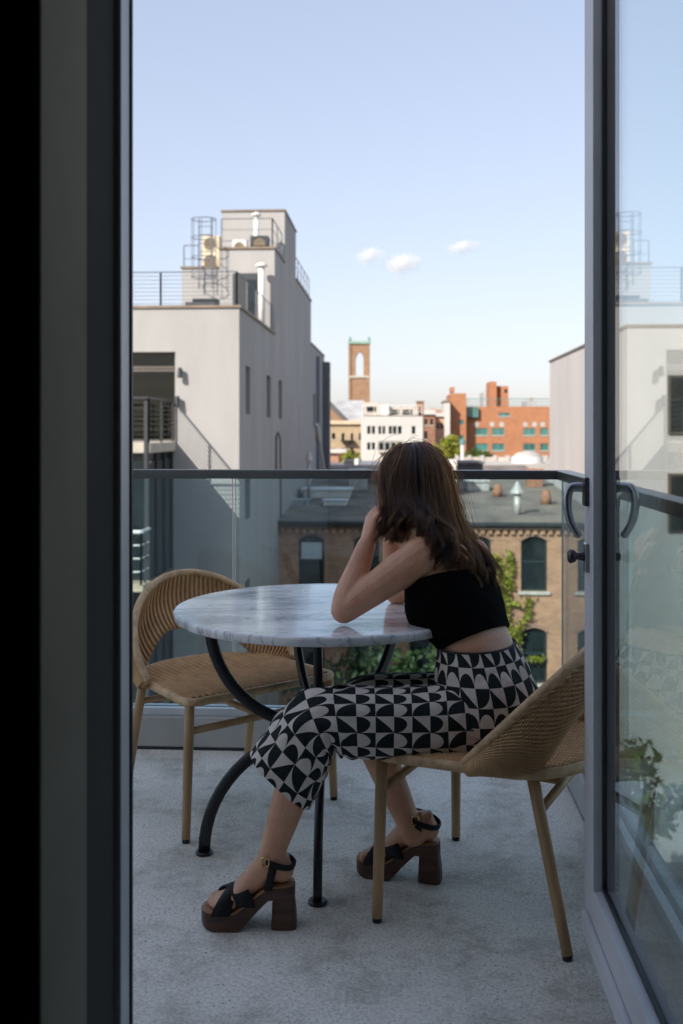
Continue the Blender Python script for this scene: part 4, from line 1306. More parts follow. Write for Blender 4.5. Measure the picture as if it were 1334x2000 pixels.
M_BRK = brickmat('tan_brick', (0.46, 0.245, 0.14), (0.33, 0.165, 0.095), (0.39, 0.30, 0.225), .21, .072)
def brick_house():
    Yb = 34.0; xa, xb = -4.128, 6.975; zt = -2.0
    t = thing('brick_rowhouse', 'tan brick rowhouse with arched windows and flat grey roof', 'building', (1.4, Yb, GZ))
    cols = [-3.45 + 1.89 * i for i in range(6)]
    rows_ = [(-4.23, -2.36), (-7.35, -5.46), (-10.45, -8.56)]
    ww = .875
    holes = [(c - xa, c + ww - xa, a - GZ, b - GZ) for c in cols for a, b in rows_]
    mb = MB().wall((xa, Yb, GZ), (1, 0, 0), (0, 0, 1), (0, -1, 0), xb - xa, zt - GZ, holes, .2)
    slab5(mb, xa, xb, Yb, 56, GZ, zt, ('front', 'top', 'right', 'left'))
    mb.build('wall', M_BRK, t, fix=False)
    MFR = pm('sash_green_black', (.018, .03, .03), .45, .1, 5)
    for ci, c in enumerate(cols):
        for ri, (a, b) in enumerate(rows_):
            Yg = Yb + .13
            f = window_y(t, c + .002, c + ww - .002, a + .002, b - .002, Yg, MFR, M_WIN, .075, bars=(('z', (a + b) / 2 + .05),))
            if ci == 0 and ri == 0:
                MB().box(c + .08, c + ww - .08, Yg - .03, Yg - .012, (a + b) / 2 + .09, b - .28).build('blind', M_BLIND, f)
            # segmental arch above
            h = .17; pts = [(c + .002, Yb - .002, b - .002)]
            n = 10
            arc = []
            for k in range(n + 1):
                u = -1 + 2 * k / n; arc.append((c + ww / 2 + u * (ww / 2 - .002), Yb - .002, b - h + h * (1 - u * u)))
            MB().prism([(c + .002, Yb - .0015, b - .001)] + [(p[0], Yb - .0015, min(p[2], b - .004)) for p in arc] + [(c + ww - .002, Yb - .0015, b - .001)], (0, .085, 0)).build('arch_infill', M_BRK, t)
            outer = [(c + ww / 2 + u * (ww / 2 + .10), Yb - .03, b - h + .0 + (h + .13) * (1 - u * u) * 1.0 + .02) for u in np.linspace(-1, 1, 13)]
            inner = [(c + ww / 2 + u * (ww / 2 - .0), Yb - .03, b - h + h * (1 - u * u) - .005) for u in np.linspace(1, -1, 13)]
            MB().prism(outer + inner, (0, .027, 0)).build('brick_arch', brickmat('arch_brick', (.26, .13, .085), (.33, .18, .12), (.30, .26, .22), .07, .21), t)
            MB().box(c - .10, c + ww + .10, Yb - .09, Yb + .1, a - .115, a - .001).build('sill', M_SILL, t, bevel=.01)
    # cornice
    MB().box(xa, xb, Yb - .28, Yb - .001, zt - .02, zt + .12).build('cornice', M_IRON, t, bevel=.02)
    MB().box(xa, xb, Yb - .16, Yb - .002, zt - .14, zt - .021).build('cornice', pm('cornice_brown', (.13, .085, .06), .8, .2, 4), t)
    n = 44
    for i in range(n):
        x = xa + (xb - xa) * (i + .5) / n
        MB().box(x - .07, x + .07, Yb - .11, Yb - .003, zt - .30, zt - .141).build('corbel', M_BRK, t)
    # roof sheet, rising to the back, with lapped seams
    m, nn, l = nmat('rolled_roofing')
    b_ = nn['Principled BSDF']
    tc = nn.new('ShaderNodeTexCoord'); wv = nn.new('ShaderNodeTexWave'); wv.bands_direction = 'Y'; wv.inputs['Scale'].default_value = .42; wv.inputs['Distortion'].default_value = .6; wv.inputs['Detail'].default_value = 3
    l.new(tc.outputs['Object'], wv.inputs[0])
    ns = nn.new('ShaderNodeTexNoise'); ns.inputs['Scale'].default_value = .9; ns.inputs['Detail'].default_value = 8; l.new(tc.outputs['Object'], ns.inputs[0])
    cr = nn.new('ShaderNodeValToRGB'); cr.color_ramp.elements[0].position = .3; cr.color_ramp.elements[0].color = (.12, .10, .085, 1); cr.color_ramp.elements[1].position = .7; cr.color_ramp.elements[1].color = (.27, .225, .185, 1)
    l.new(ns.outputs[0], cr.inputs[0])
    r2 = nn.new('ShaderNodeValToRGB'); r2.color_ramp.elements[0].position = 0; r2.color_ramp.elements[0].color = (.55, .55, .55, 1); r2.color_ramp.elements[1].position = .18; r2.color_ramp.elements[1].color = (1, 1, 1, 1)
    l.new(wv.outputs[0], r2.inputs[0])
    mx = nn.new('ShaderNodeMix'); mx.data_type = 'RGBA'; mx.blend_type = 'MULTIPLY'; mx.inputs[0].default_value = .8
    l.new(cr.outputs[0], mx.inputs[6]); l.new(r2.outputs[0], mx.inputs[7]); l.new(mx.outputs[2], b_.inputs['Base Color']); b_.inputs['Roughness'].default_value = .85
    zr = lambda y: zt + .125 + (y - Yb) * .052
    MB().prism([(xa, Yb - .28, zt + .121), (xa, Yb - .2, zt + .14), (xa, 56, zr(56)), (xa, 56, zt + .0), (xa, Yb - .2, zt + .121)], (xb - xa, 0, 0)).build('roof', m, t)
    # roof furniture
    def vent(px, y, h, r, label, mat, cone=True):
        x = (px - 780) / FPX * y; z = zr(y)
        v = thing('roof_vent', label, 'vent', (x, y, z))
        MB().tube([(x, y, z - .05), (x, y, z + h)], r, 12).build('pipe', mat, v, smooth=True)
        if cone:
            MB().lathe([(.001, h + .06), (r * 2.1, h + .06), (r * 2.0, h + .12), (.02, h + .48), (.001, h + .5)], 16, (x, y, z)).build('cap', mat, v)
            for s in range(3): MB().tube([(x + r * math.cos(s * 2.1), y + r * math.sin(s * 2.1), z + h - .03), (x + r * math.cos(s * 2.1), y + r * math.sin(s * 2.1), z + h + .07)], .015, 5).build('stay', mat, v)
        else:
            MB().lathe([(r * 1.3, 0), (r * 1.35, h * .5), (r * 1.1, h * .75), (.001, h + .05)], 14, (x, y, z)).build('hood', mat, v, smooth=True)
    MV = pm('galvanised', (.48, .46, .44), .5, .15, 6, metal=.3)
    MR = pm('terracotta', (.33, .16, .10), .8, .2, 6)
    vent(1008, 35.6, .72, .13, 'galvanised roof vent pipe with conical cap', MV)
    vent(970, 41.0, .5, .15, 'squat terracotta roof vent behind the conical vent', MR, False)
    vent(1063, 38.6, .55, .15, 'wide terracotta chimney pot at the parapet end', MR, False)
    vent(603, 40.0, 1.5, .07, 'thin grey standpipe on the shaded brick roof', MV)
    for px, y, sx, sy, h, lab, mat in ((640, 41.0, 1.9, 1.4, .35, 'low white skylight hatch on the shaded roof', M_WHITEM), (700, 43.5, .8, .8, .9, 'grey roof bulkhead box with dark base', MV),
                                       (875, 41.5, .62, .6, 1.5, 'tall narrow white chimney stack on the brick roof', pm('white_brick', (.62, .60, .56), .85, .1, 4)), (572, 38.0, 1.2, .5, .25, 'folded pale tarp on the shaded roof edge', pm('tarp', (.5, .52, .55), .7, .3, 3))):
        x = (px - 780) / FPX * y; z = zr(y)
        q = thing('roof_hatch' if h < 1 else 'chimney_stack', lab, 'hatch' if h < 1 else 'chimney', (x, y, z))
        MB().box(x - sx / 2, x + sx / 2, y - sy / 2, y + sy / 2, z - .08, z + h * .8).build('curb', mat, q, bevel=.02)
        MB().box(x - sx * .55, x + sx * .55, y - sy * .55, y + sy * .55, z + h * .8 + .001, z + h).build('lid', mat, q, bevel=.02)
    pw = thing('party_wall', 'low brick party wall crossing the brick rowhouse roof', 'wall', (1.7, 44, zr(44)))
    MB().box(1.62, 1.86, 34.2, 55.5, zt, zt + .4).build('lower_course', M_BRK, pw)
    MB().prism([(1.64, 34.2, zt + .401), (1.64, 55.5, zt + .401), (1.64, 55.5, zr(55.5) + .32), (1.64, 34.2, zr(34.2) + .32)], (.2, 0, 0)).build('upper_course', M_BRK, pw)
    MB().prism([(1.58, 34.15, zr(34.2) + .321), (1.58, 55.5, zr(55.5) + .321), (1.58, 55.5, zr(55.5) + .40), (1.58, 34.15, zr(34.2) + .40)], (.32, 0, 0)).build('coping', M_SILL, pw)
    for (px, y, sx, sy, h, lab, mat) in ((930, 43.5, 1.0, .9, .45, 'flat grey skylight behind the terracotta vent', MV), (1040, 45, .7, .7, .8, 'small brick chimney behind the conical vent', MR), (655, 38.2, .9, .7, .22, 'crumpled pale sheet lying on the shaded roof', M_WHITEM), (735, 46, 1.1, .8, .6, 'dark roof cabin beside the grey bulkhead box', M_TAR)):
        x = (px - 780) / FPX * y; z = zr(y)
        q = thing('rooftop_box', lab, 'roof box', (x, y, z))
        MB().box(x - sx / 2, x + sx / 2, y - sy / 2, y + sy / 2, z - .08, z + h * .75).build('curb', mat, q, bevel=.03)
        MB().box(x - sx * .56, x + sx * .56, y - sy * .56, y + sy * .56, z + h * .75 + .001, z + h).build('lid', mat, q, bevel=.03)
    bulk = thing('stair_bulkhead', 'dark clad stair bulkhead on the back of the brick roof', 'bulkhead', (3.2, 50, zr(50)))
    MB().box(2.4, 4.0, 48.0, 51.5, zr(48) - .2, zr(48) + .75).build('wall', pm('bulkhead_dark', (.055, .065, .085), .8, .15, 2), bulk)
    MB().box(2.3, 4.1, 47.9, 51.6, zr(48) + .751, zr(48) + .83).build('roof', M_TAR, bulk)
brick_house()

def leaf_mesh(mb, pts, size, up=.35):
    for p in pts:
        s = size * rng.uniform(.6, 1.35)
        n = Vector(rng.normal(0, 1, 3)) + Vector((0, -.3, up)); n.normalize()
        a = n.orthogonal().normalized(); a = Matrix.Rotation(rng.uniform(0, 6.28), 3, n) @ a; b = n.cross(a)
        p = Vector(p)
        mb.add([p - a * s, p - b * s * .55, p + a * s, p + b * s * .55 + n * s * .2], [(0, 1, 2, 3)])
def leafmat(name, c1, c2):
    m, n, l = nmat(name)
    n.remove(n['Principled BSDF'])
    tc = n.new('ShaderNodeTexCoord'); ns = n.new('ShaderNodeTexNoise'); ns.inputs['Scale'].default_value = 1.6; ns.inputs['Detail'].default_value = 5
    l.new(tc.outputs['Object'], ns.inputs[0])
    cr = n.new('ShaderNodeValToRGB'); cr.color_ramp.elements[0].position = .35; cr.color_ramp.elements[0].color = (*c1, 1); cr.color_ramp.elements[1].position = .65; cr.color_ramp.elements[1].color = (*c2, 1)
    l.new(ns.outputs[0], cr.inputs[0])
    d = n.new('ShaderNodeBsdfPrincipled'); d.inputs['Roughness'].default_value = .5; l.new(cr.outputs[0], d.inputs['Base Color'])
    tr = n.new('ShaderNodeBsdfTranslucent'); l.new(cr.outputs[0], tr.inputs[0])
    mx = n.new('ShaderNodeMixShader'); mx.inputs[0].default_value = .4
    l.new(d.outputs[0], mx.inputs[1]); l.new(tr.outputs[0], mx.inputs[2]); l.new(mx.outputs[0], n['Material Output'].inputs[0])
    return m
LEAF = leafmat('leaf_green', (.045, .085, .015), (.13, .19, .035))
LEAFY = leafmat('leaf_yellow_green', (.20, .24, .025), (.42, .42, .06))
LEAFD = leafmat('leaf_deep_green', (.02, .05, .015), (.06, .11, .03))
M_BARK = pm('bark', (.10, .075, .055), .9, .25, 8, .4, 30)
def tree(name, label, x, y, zt, r, zb, mat, n=2600, leaf=.12, group=None, hr=1.0):
    t = thing(name, label, 'tree', (x, y, zb), group=group)
    c = Vector((x, y, zt - r * hr))
    mb = MB()
    mb.tube([(x, y, zb), (x + .05, y, lerp(zb, c.z, .5)), (x, y + .05, c.z + r * .3)], [.16 * r / 2 + .06, .12 * r / 2 + .05, .04], 9)
    clumps = []
    for i in range(34):
        d = Vector(rng.normal(0, 1, 3)).normalized()
        q = c + Vector((d.x * r, d.y * r, d.z * r * hr)) * rng.uniform(.35, .95)
        clumps.append((q, r * rng.uniform(.18, .36)))
        if i % 3 == 0: mb.tube([Vector((x, y, lerp(zb, c.z, rng.uniform(.6, .95)))), c.lerp(q, .5), q], [.05 * r / 2 + .02, .03, .012], 5)
    mb.build('trunk', M_BARK, t, smooth=True)
    lm = MB(); pts = []
    for i in range(n):
        q, rr_ = clumps[int(rng.integers(0, len(clumps)))]
        v = Vector(rng.normal(0, 1, 3)).normalized() * rr_ * rng.uniform(.5, 1.05)
        pts.append(q + v)
    leaf_mesh(lm, pts, leaf)
    lm.build('crown', mat, t, fix=False)
    return t
def ivy():
    t = thing('climbing_ivy', 'bright yellow green ivy climbing the sunlit brick wall', 'ivy', (3.7, 33.9, GZ))
    stems = [[(1016, 1420), (1012, 1330), (1010, 1280), (1000, 1240), (985, 1190), (982, 1130), (975, 1090)], [(985, 1190), (992, 1150), (1000, 1110), (995, 1075)],
             [(1010, 1260), (1015, 1225), (1030, 1200), (1034, 1165)], [(1012, 1300), (1035, 1285), (1055, 1290), (1062, 1283)], [(1000, 1240), (985, 1225), (965, 1230)],
             [(982, 1150), (966, 1165), (958, 1150)], [(1010, 1320), (1025, 1340), (1040, 1330)], [(1016, 1420), (1000, 1480), (1008, 1560)], [(982, 1130), (968, 1110), (966, 1085)], [(985, 1180), (1003, 1176), (1012, 1180)]]
    lm = MB(); sm = MB(); pts = []
    for s in stems:
        P = [AY(a, b, 33.93) for a, b in s]
        sm.tube(P, .02, 5)
        for a, b in zip(P[:-1], P[1:]):
            L = (b - a).length
            for k in range(int(L * 120)):
                q = a.lerp(b, rng.uniform(0, 1)); w = .035 + .11 * rng.uniform(0, 1) ** 2
                pts.append(q + Vector((rng.normal(0, w), -abs(rng.normal(0, .07)) - .02, rng.normal(0, w * .8))))
    leaf_mesh(lm, pts, .075, .1)
    sm.build('stem', M_BARK, t); lm.build('foliage', LEAFY, t, fix=False)
ivy()
G = 'trees in the yards between the houses'
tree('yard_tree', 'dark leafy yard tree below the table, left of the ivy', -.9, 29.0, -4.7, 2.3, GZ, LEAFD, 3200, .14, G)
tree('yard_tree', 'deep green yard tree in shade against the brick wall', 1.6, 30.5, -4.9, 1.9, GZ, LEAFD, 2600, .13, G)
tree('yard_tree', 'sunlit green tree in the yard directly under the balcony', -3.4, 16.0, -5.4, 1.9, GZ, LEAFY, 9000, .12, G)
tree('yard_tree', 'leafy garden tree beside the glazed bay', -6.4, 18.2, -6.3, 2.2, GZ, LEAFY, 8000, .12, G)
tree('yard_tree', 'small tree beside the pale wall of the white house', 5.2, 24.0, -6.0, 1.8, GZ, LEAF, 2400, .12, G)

def right_building():
    t = thing('white_house', 'plain white rendered house wall with brown coping beyond the railing', 'building', (7, 31, GZ))
    mw = pm('white_render', (0.50, 0.475, 0.465), .9, .06, .6, .15, 40, detail=9, stretch=(1, 1, .3))
    MB().box(6.98, 17, 31, 46.8, GZ, 4.38).build('wall', mw, t)
    MB().box(6.93, 7.2, 30.95, 46.85, 4.381, 4.46).build('coping', M_COPE, t)
    MB().box(7.201, 17.05, 30.95, 31.2, 4.381, 4.46).build('coping', M_COPE, t)
    for z in (-1.0, 2.0):
        f = MB().box(8.2, 9.6, 30.93, 30.999, z - .9, z + .9).build('window', M_WFRAME, t)
        MB().box(8.28, 9.52, 30.915, 30.929, z - .82, z + .82).build('pane', M_WIN, f)
right_building()

# ------------------------------------------------------------------ farther houses
def fwin(parent, px0, px1, py0, py1, Y, gm, fm, mull=0, sill=None):
    a, b = AY(px0, py1, Y), AY(px1, py0, Y)
    f = window_y(parent, a.x, b.x, a.z, b.z, Y + .12, fm, gm, (b.x - a.x) * .06, bars=[('x', lerp(a.x, b.x, (i + 1) / (mull + 1))) for i in range(mull)])
    if sill: MB().box(a.x - .08, b.x + .08, Y - .08, Y - .002, a.z - .12, a.z - .01).build('sill', sill, f)
def fblock(parent, name, mat, px0, px1, py, Y, depth, wins=(), zb=None, gm=M_WIN, fm=None, mull=0, sill=None):
    a, b = AY(px0, py, Y), AY(px1, py, Y); zb = GZ if zb is None else zb
    holes = []
    for (p0, p1, q0, q1) in wins:
        c, d = AY(p0, q1, Y), AY(p1, q0, Y); holes.append((c.x - a.x, d.x - a.x, c.z - zb, d.z - zb))
    mb = MB().wall((a.x, Y, zb), (1, 0, 0), (0, 0, 1), (0, -1, 0), b.x - a.x, a.z - zb, holes, .25)
    slab5(mb, a.x, b.x, Y, Y + depth, zb, a.z, ('front',))
    mb.build(name, mat, parent, fix=False)
    for w in wins: fwin(parent, *w, Y, gm, fm or M_WFRAME, mull, sill)
    return a, b
M_WB = pm('white_painted', (.50, .475, .45), .85, .05, .3)
M_CRM = brickmat('cream_brick', (.42, .32, .20), (.36, .265, .16), (.38, .31, .23), .4, .14, .12)
M_ORG = brickmat('orange_brick', (.40, .17, .08), (.33, .135, .062), (.36, .22, .15), .5, .16, .10)
M_BRN = brickmat('brown_brick', (.30, .15, .09), (.24, .115, .07), (.3, .2, .14), .5, .16, .15)
M_TEAL = pm('teal_glass', (.05, .17, .16), .08, .3, .4, spec=.9)
M_TEALF = pm('teal_frame', (.11, .24, .22), .5, .1, 2)
M_PALE = pm('pale_roof_membrane', (.42, .395, .37), .9, .08, .6)

def far_town():
    # white building with set-back penthouse
    Y = 92
    t = thing('white_apartment_block', 'white apartment block with paired windows and set back penthouse', 'building', AY(765, 900, Y) * 1.0)
    w1 = [(717, 724, 832, 848), (726, 733, 832, 848), (739, 745, 832, 848), (747, 753, 832, 848), (759, 766, 832, 848), (767, 775, 832, 848), (777, 785, 832, 848), (804, 812, 832, 848)]
    w2 = [(717, 724, 864, 879), (726, 733, 864, 879), (740, 750, 864, 880), (752, 762, 864, 880), (764, 774, 864, 880), (776, 786, 864, 880), (804, 812, 864, 879)]
    fblock(t, 'wall', M_WB, 705, 826, 813, Y, 12, w1 + w2, fm=M_WHITEM)
    fblock(t, 'penthouse', pm('penthouse_tan', (.48, .42, .36), .85, .1, 1), 711, 740, 786, Y + 4, 6, [(716, 735, 794, 806)], zb=AY(0, 812, Y + 4).z)
    fblock(t, 'penthouse', M_WB, 740.5, 760, 790, Y + 3.5, 6, zb=AY(0, 812, Y + 4).z)
    fblock(t, 'penthouse', pm('penthouse_grey', (.42, .38, .33), .85, .1, 1), 760.5, 817, 794, Y + 4, 6, [(765, 780, 800, 810), (786, 806, 800, 810)], zb=AY(0, 812, Y + 4).z)
    a, b = AY(707, 812, Y), AY(824, 812, Y)
    rail(t, [(a.x, Y + .3, a.z), (b.x, Y + .3, b.z)], .95, 1.2, 1, M_WHITEM, .03, .02)
    for (p0, p1) in ((739, 788),):
        c, d = AY(p0, 881, Y), AY(p1, 881, Y)
        bl = MB().box(c.x, d.x, Y - .9, Y - .003, c.z - .1, c.z).build('balcony', M_SILL, t)
        rail(t, [(c.x, Y - .85, c.z), (d.x, Y - .85, c.z)], .9, .6, 2, M_IRON, .03, .02)
    # brown chimney stack behind
    t = thing('brown_chimney', 'square brown brick chimney behind the white apartment block', 'chimney', AY(820, 815, Y + 9))
    fblock(t, 'shaft', M_BRN, 814, 828, 785, Y + 9, 1.5, zb=GZ)
    a, b = AY(813, 783, Y + 8.9), AY(829, 785.2, Y + 8.9)
    MB().box(a.x, b.x, Y + 8.9, Y + 10.6, b.z, a.z).build('cap', M_COPE, t)
    # cream tenement with fire escape
    Y = 118
    t = thing('cream_tenement', 'cream brick tenement with a dark fire escape', 'building', AY(668, 900, Y))
    fblock(t, 'wall', M_CRM, 630, 706, 826, Y, 14, [(648, 655, 846, 858), (667, 673, 846, 860), (685, 690, 846, 860), (701, 705, 846, 860), (648, 655, 875, 888), (667, 673, 875, 888), (685, 690, 875, 888)], sill=M_SILL)
    a, b = AY(630, 827, Y), AY(706, 827, Y)
    MB().box(a.x, b.x, Y - .35, Y - .003, a.z - .1, a.z + .35).build('cornice', pm('cream_cornice', (.55, .44, .31), .85, .1, 1), t)
    fe = MB()
    for k, yy_ in enumerate((846, 866, 888)):
        c, d = AY(665, yy_ + 14, Y), AY(692, yy_ + 14, Y); fe.box(c.x, d.x, Y - 1.1, Y - .05, c.z - .05, c.z + .03)
    feo = fe.build('fire_escape', M_IRON, t)
    for k, yy_ in enumerate((860, 880)):
        p, q = AY(668 if k else 690, yy_, Y - .6), AY(690 if k else 668, yy_ + 21, Y - .6)
        MB().tube([p, q], .07, 5).build('stair', M_IRON, feo)
    # lower shop-like house under it
    Yc = 100
    t = thing('pink_brick_house', 'low pink brick house with a white parapet below the cream tenement', 'building', AY(655, 915, Yc))
    fblock(t, 'wall', brickmat('pink_brick', (.38, .20, .135), (.32, .165, .11), (.45, .33, .26), .4, .14), 628, 661, 888, Yc, 8)
    a, b = AY(626, 884, Yc), AY(676, 878, Yc)
    MB().box(a.x, b.x, Yc - .4, Yc + 4, a.z, b.z).build('parapet', M_WB, t)
    # church
    Y = 285
    s = Y / FPX
    t = thing('church_tower', 'brown brick church bell tower with tall open arch and green copper crown', 'tower', AY(701, 840, Y))
    bt = brickmat('tower_brick', (.31, .185, .11), (.25, .145, .085), (.26, .19, .14), .8, .25, .15)
    x0, x1 = AY(683, 0, Y).x, AY(720, 0, Y).x; xa, xb = AY(694, 0, Y).x, AY(710, 0, Y).x
    zt, zap, zb_, z0 = AY(0, 675, Y).z, AY(0, 690, Y).z, AY(0, 738, Y).z, GZ
    D = 2.6
    MB().box(x0, x1, Y, Y + D, z0, zb_).build('shaft', bt, t)
    MB().box(x0, xa, Y + .001, Y + D, zb_ + .001, zt).build('pier', bt, t)
    MB().box(xb, x1, Y + .001, Y + D, zb_ + .001, zt).build('pier', bt, t)
    arc = [(xa + .001, Y + .002, zt)]; hw_ = (xb - xa) / 2; cx = (xa + xb) / 2
    for k in range(13):
        u = -1 + 2 * k / 12; arc.append((cx + u * (hw_ - .001), Y + .002, lerp(zap - 1.9, zap, (1 - abs(u) ** 1.7))))
    arc.append((xb - .001, Y + .002, zt))
    MB().prism(arc, (0, D - .01, 0)).build('arch_head', bt, t)
    for xx in (x0, x1):
        MB().box(xx - .35, xx + .35, Y - .35, Y + .35, z0, zt - .4).build('buttress', bt, t)
    MB().box(x0 - .2, x1 + .2, Y - .38, Y - .003, zb_ - .3, zb_ + .25).build('string_course', M_SILL, t)
    mc = pm('copper_green', (.24, .38, .31), .7, .15, .6)
    MB().box(x0 - .45, x1 + .45, Y - .45, Y + D + .45, zt + .002, zt + .75).build('crown', mc, t)
    for xx in (x0, x1):
        for yy_ in (Y, Y + D): MB().tube([(xx, yy_, zt + .75), (xx, yy_, zt + 2.0)], [.55, .25], 4).build('pinnacle', mc, t)
    Yn = 230
    t = thing('church_nave', 'grey slate church roof beside the bell tower', 'church', AY(670, 840, Yn))
    sl = pm('slate', (.34, .34, .35), .7, .15, .4); dk = pm('slate_dark', (.10, .095, .10), .7, .15, .4)
    a, b, c = AY(648, 832, Yn), AY(709, 832, Yn), AY(0, 781, Yn)
    MB().prism([(a.x, Yn, a.z), (a.x, Yn + 9, c.z), (a.x, Yn + 18, a.z)], (b.x - a.x, 0, 0)).build('roof', sl, t)
    MB().box(a.x + .2, b.x - .2, Yn + .3, Yn + 17.7, GZ, a.z - .01).build('wall', bt, t)
    g0, g1, g2 = AY(622, 826, Yn - 6), AY(680, 826, Yn - 6), AY(634, 776, Yn - 6)
    MB().prism([(g0.x, Yn - 6, g0.z), (g1.x, Yn - 6, g1.z), (g2.x, Yn - 6, g2.z)], (0, 5.9, 0)).build('gable', bt, t)
    r0, r1 = Vector((g2.x - .2, Yn - 6.4, g2.z + .4)), Vector((g1.x + .5, Yn - 6.4, g1.z))
    MB().prism([r0, r1, r1 - Vector((.9, 0, 0)), r0 - Vector((.9, 0, .4))], (0, 6.3, 0)).build('gable_roof', dk, t)
    MB().box(g0.x, g1.x, Yn - 5.9, Yn - .1, GZ, g0.z - .01).build('gable_wall', bt, t)
    # orange brick complex
    Y = 132
    t = thing('orange_brick_complex', 'orange brick apartment complex with teal windows and stair towers', 'building', AY(970, 890, Y))
    wins = []
    for q0, q1 in ((836, 850), (866, 880)):
        for p in (929, 961, 1022, 1055): wins.append((p, p + (24 if p < 1050 else 16), q0, q1))
    wins += [(974, 996, 806, 813)]
    fblock(t, 'wall', M_ORG, 911, 1080, 794, Y, 22, wins, gm=M_TEAL, fm=M_TEALF, mull=1, sill=M_PALE)
    fblock(t, 'stair_tower', M_ORG, 880, 910.5, 768, Y - 2, 12, [(897, 906, 820, 829), (897, 906, 850, 859)], gm=M_TEAL, fm=M_TEALF)
    fblock(t, 'tower_pinnacle', M_ORG, 880, 888, 756, Y - 2, 3, zb=AY(0, 768, Y - 2).z + .01)
    fblock(t, 'lift_tower', M_ORG, 957, 970, 745, Y + 6, 6, zb=AY(0, 794, Y).z + .01)
    fblock(t, 'lift_tower', M_BRN, 970.2, 979, 754, Y + 7, 6, zb=AY(0, 794, Y).z + .01)
    fblock(t, 'lift_tower', M_ORG, 979.2, 993, 754, Y + 6, 6, [(985, 991, 760, 768)], zb=AY(0, 794, Y).z + .01)
    # glazed terrace and metal roof frame
    a, b = AY(912, 815, Y - .6), AY(934, 795, Y - .6)
    gz = MB().box(a.x, b.x, Y - .6, Y - .05, a.z, b.z).build('glazed_terrace', M_TEAL, t)
    for p in (912, 919, 926, 933):
        c = AY(p, 815, Y - .65); MB().box(c.x - .05, c.x + .05, Y - .7, Y - .601, c.z, b.z + .1).build('mullion', M_TEALF, gz)
    # pale discs on the facade between the windows
    for p in (930, 961, 980, 1026, 1044, 1060):
        c = AY(p, 829, Y); MB().prism([(c.x + .34 * math.cos(q), Y - .03, c.z + .34 * math.sin(q)) for q in np.linspace(0, 2 * math.pi, 16, endpoint=False)], (0, .028, 0)).build('roundel', M_PALE, t)
    a, b = AY(912, 794, Y), AY(1078, 794, Y)
    rail(t, [(a.x, Y + .2, a.z), (b.x, Y + .2, b.z)], 1.0, 2.6, 2, M_TEALF, .05, .03)
    # white flank wall beside it and mid houses
    t = thing('white_party_wall', 'tall white party wall beside the orange stair tower', 'wall', AY(872, 890, Y - 4))
    fblock(t, 'wall', M_WB, 867, 879, 787, Y - 4, 8)
    MB().box(AY(866.6, 0, Y - 4).x, AY(879.4, 0, Y - 4).x, Y - 4.1, Y + 4.1, AY(0, 787, Y - 4).z + .001, AY(0, 787, Y - 4).z + .25).build('coping', M_COPE, t)
    Y = 108
    t = thing('brown_rowhouse', 'brown brick rowhouse with dark windows beside the white apartment block', 'building', AY(838, 890, Y))
    fblock(t, 'wall', M_BRN, 826.5, 850, 806, Y, 12, [(829, 835, 818, 830), (840, 846, 818, 830), (829, 835, 842, 858)], sill=M_SILL)
    a, b = AY(826.5, 806, Y), AY(850, 806, Y)
    MB().box(a.x, b.x, Y - .3, Y - .003, a.z - .2, a.z + .3).build('cornice', M_WB, t)
    Y = 112
    t = thing('peach_rowhouse', 'peach painted rowhouse behind the bright tree', 'building', AY(858, 890, Y))
    fblock(t, 'wall', pm('peach_paint', (.55, .32, .22), .85, .08, .5), 850.5, 868, 812, Y, 12, [(853, 858, 826, 838), (860, 865, 826, 838)])
    a, b = AY(850.5, 812, Y), AY(868, 812, Y)
    MB().box(a.x, b.x, Y - .3, Y - .003, a.z - .1, a.z + .3).build('cornice', M_WB, t)
    # pale roofs in front
    Y = 62
    t = thing('pale_roof_house', 'low house with long pale parapet under the orange complex', 'building', AY(985, 920, Y))
    fblock(t, 'wall', M_PALE, 886, 1100, 906, Y, 10)
    a, b = AY(884, 893, Y + 5), AY(1100, 893, Y + 5)
    fblock(t, 'rear_parapet', pm('parapet_stone', (.45, .40, .35), .9, .15, .8), 890, 1100, 893, Y + 5, .5, zb=a.z - 1.0)
    for i in range(9):
        x = lerp(a.x + .3, b.x - .3, i / 8); MB().box(x - .12, x + .12, Y + 4.9, Y + 5.6, a.z - .3, a.z + .12).build('pier', M_PALE, t)
    p = AY(903, 893, Y + 3)
    v = thing('roof_vent', 'white post vent with dark cap by the bright tree', 'vent', p)
    MB().tube([p - Vector((0, 0, .5)), p + Vector((0, 0, .85))], .11, 10).build('pipe', M_WHITEM, v)
    MB().lathe([(.001, .85), (.2, .85), (.2, 1.1), (.001, 1.18)], 12, p).build('cap', M_TEALF, v)
    p = AY(1030, 893, Y + 2)
    dm = thing('roof_dome', 'low pale dome skylight on the parapet house', 'skylight', p)
    MB().lathe([(.9, -.5), (.9, .05), (.8, .2), (.5, .33), (.001, .38)], 24, p).build('dome', M_PALE, dm, smooth=True)
    MB().lathe([(.95, -.5), (1.0, -.5), (1.0, .04), (.95, .04)], 24, p).build('curb', M_WHITEM, dm)
    Y = 60
    t = thing('dark_roof_house', 'low house with dark roof cabins behind the brick rowhouse', 'building', AY(705, 920, Y))
    fblock(t, 'wall', M_TAR, 600, 886, 914, Y, 10)
    for p0, p1, q, mt_ in ((672, 690, 899, M_IRON), (692, 700, 897, M_WHITEM), (702, 742, 902, pm('cabin_grey', (.20, .21, .25), .7, .1, 2)), (760, 800, 904, M_TAR), (810, 850, 900, M_PALE)):
        fblock(t, 'cabin', mt_, p0, p1, q, Y + 3, 2, zb=AY(0, 914, Y).z + .01)
    # low mixed skyline closing the distance
    Y = 420
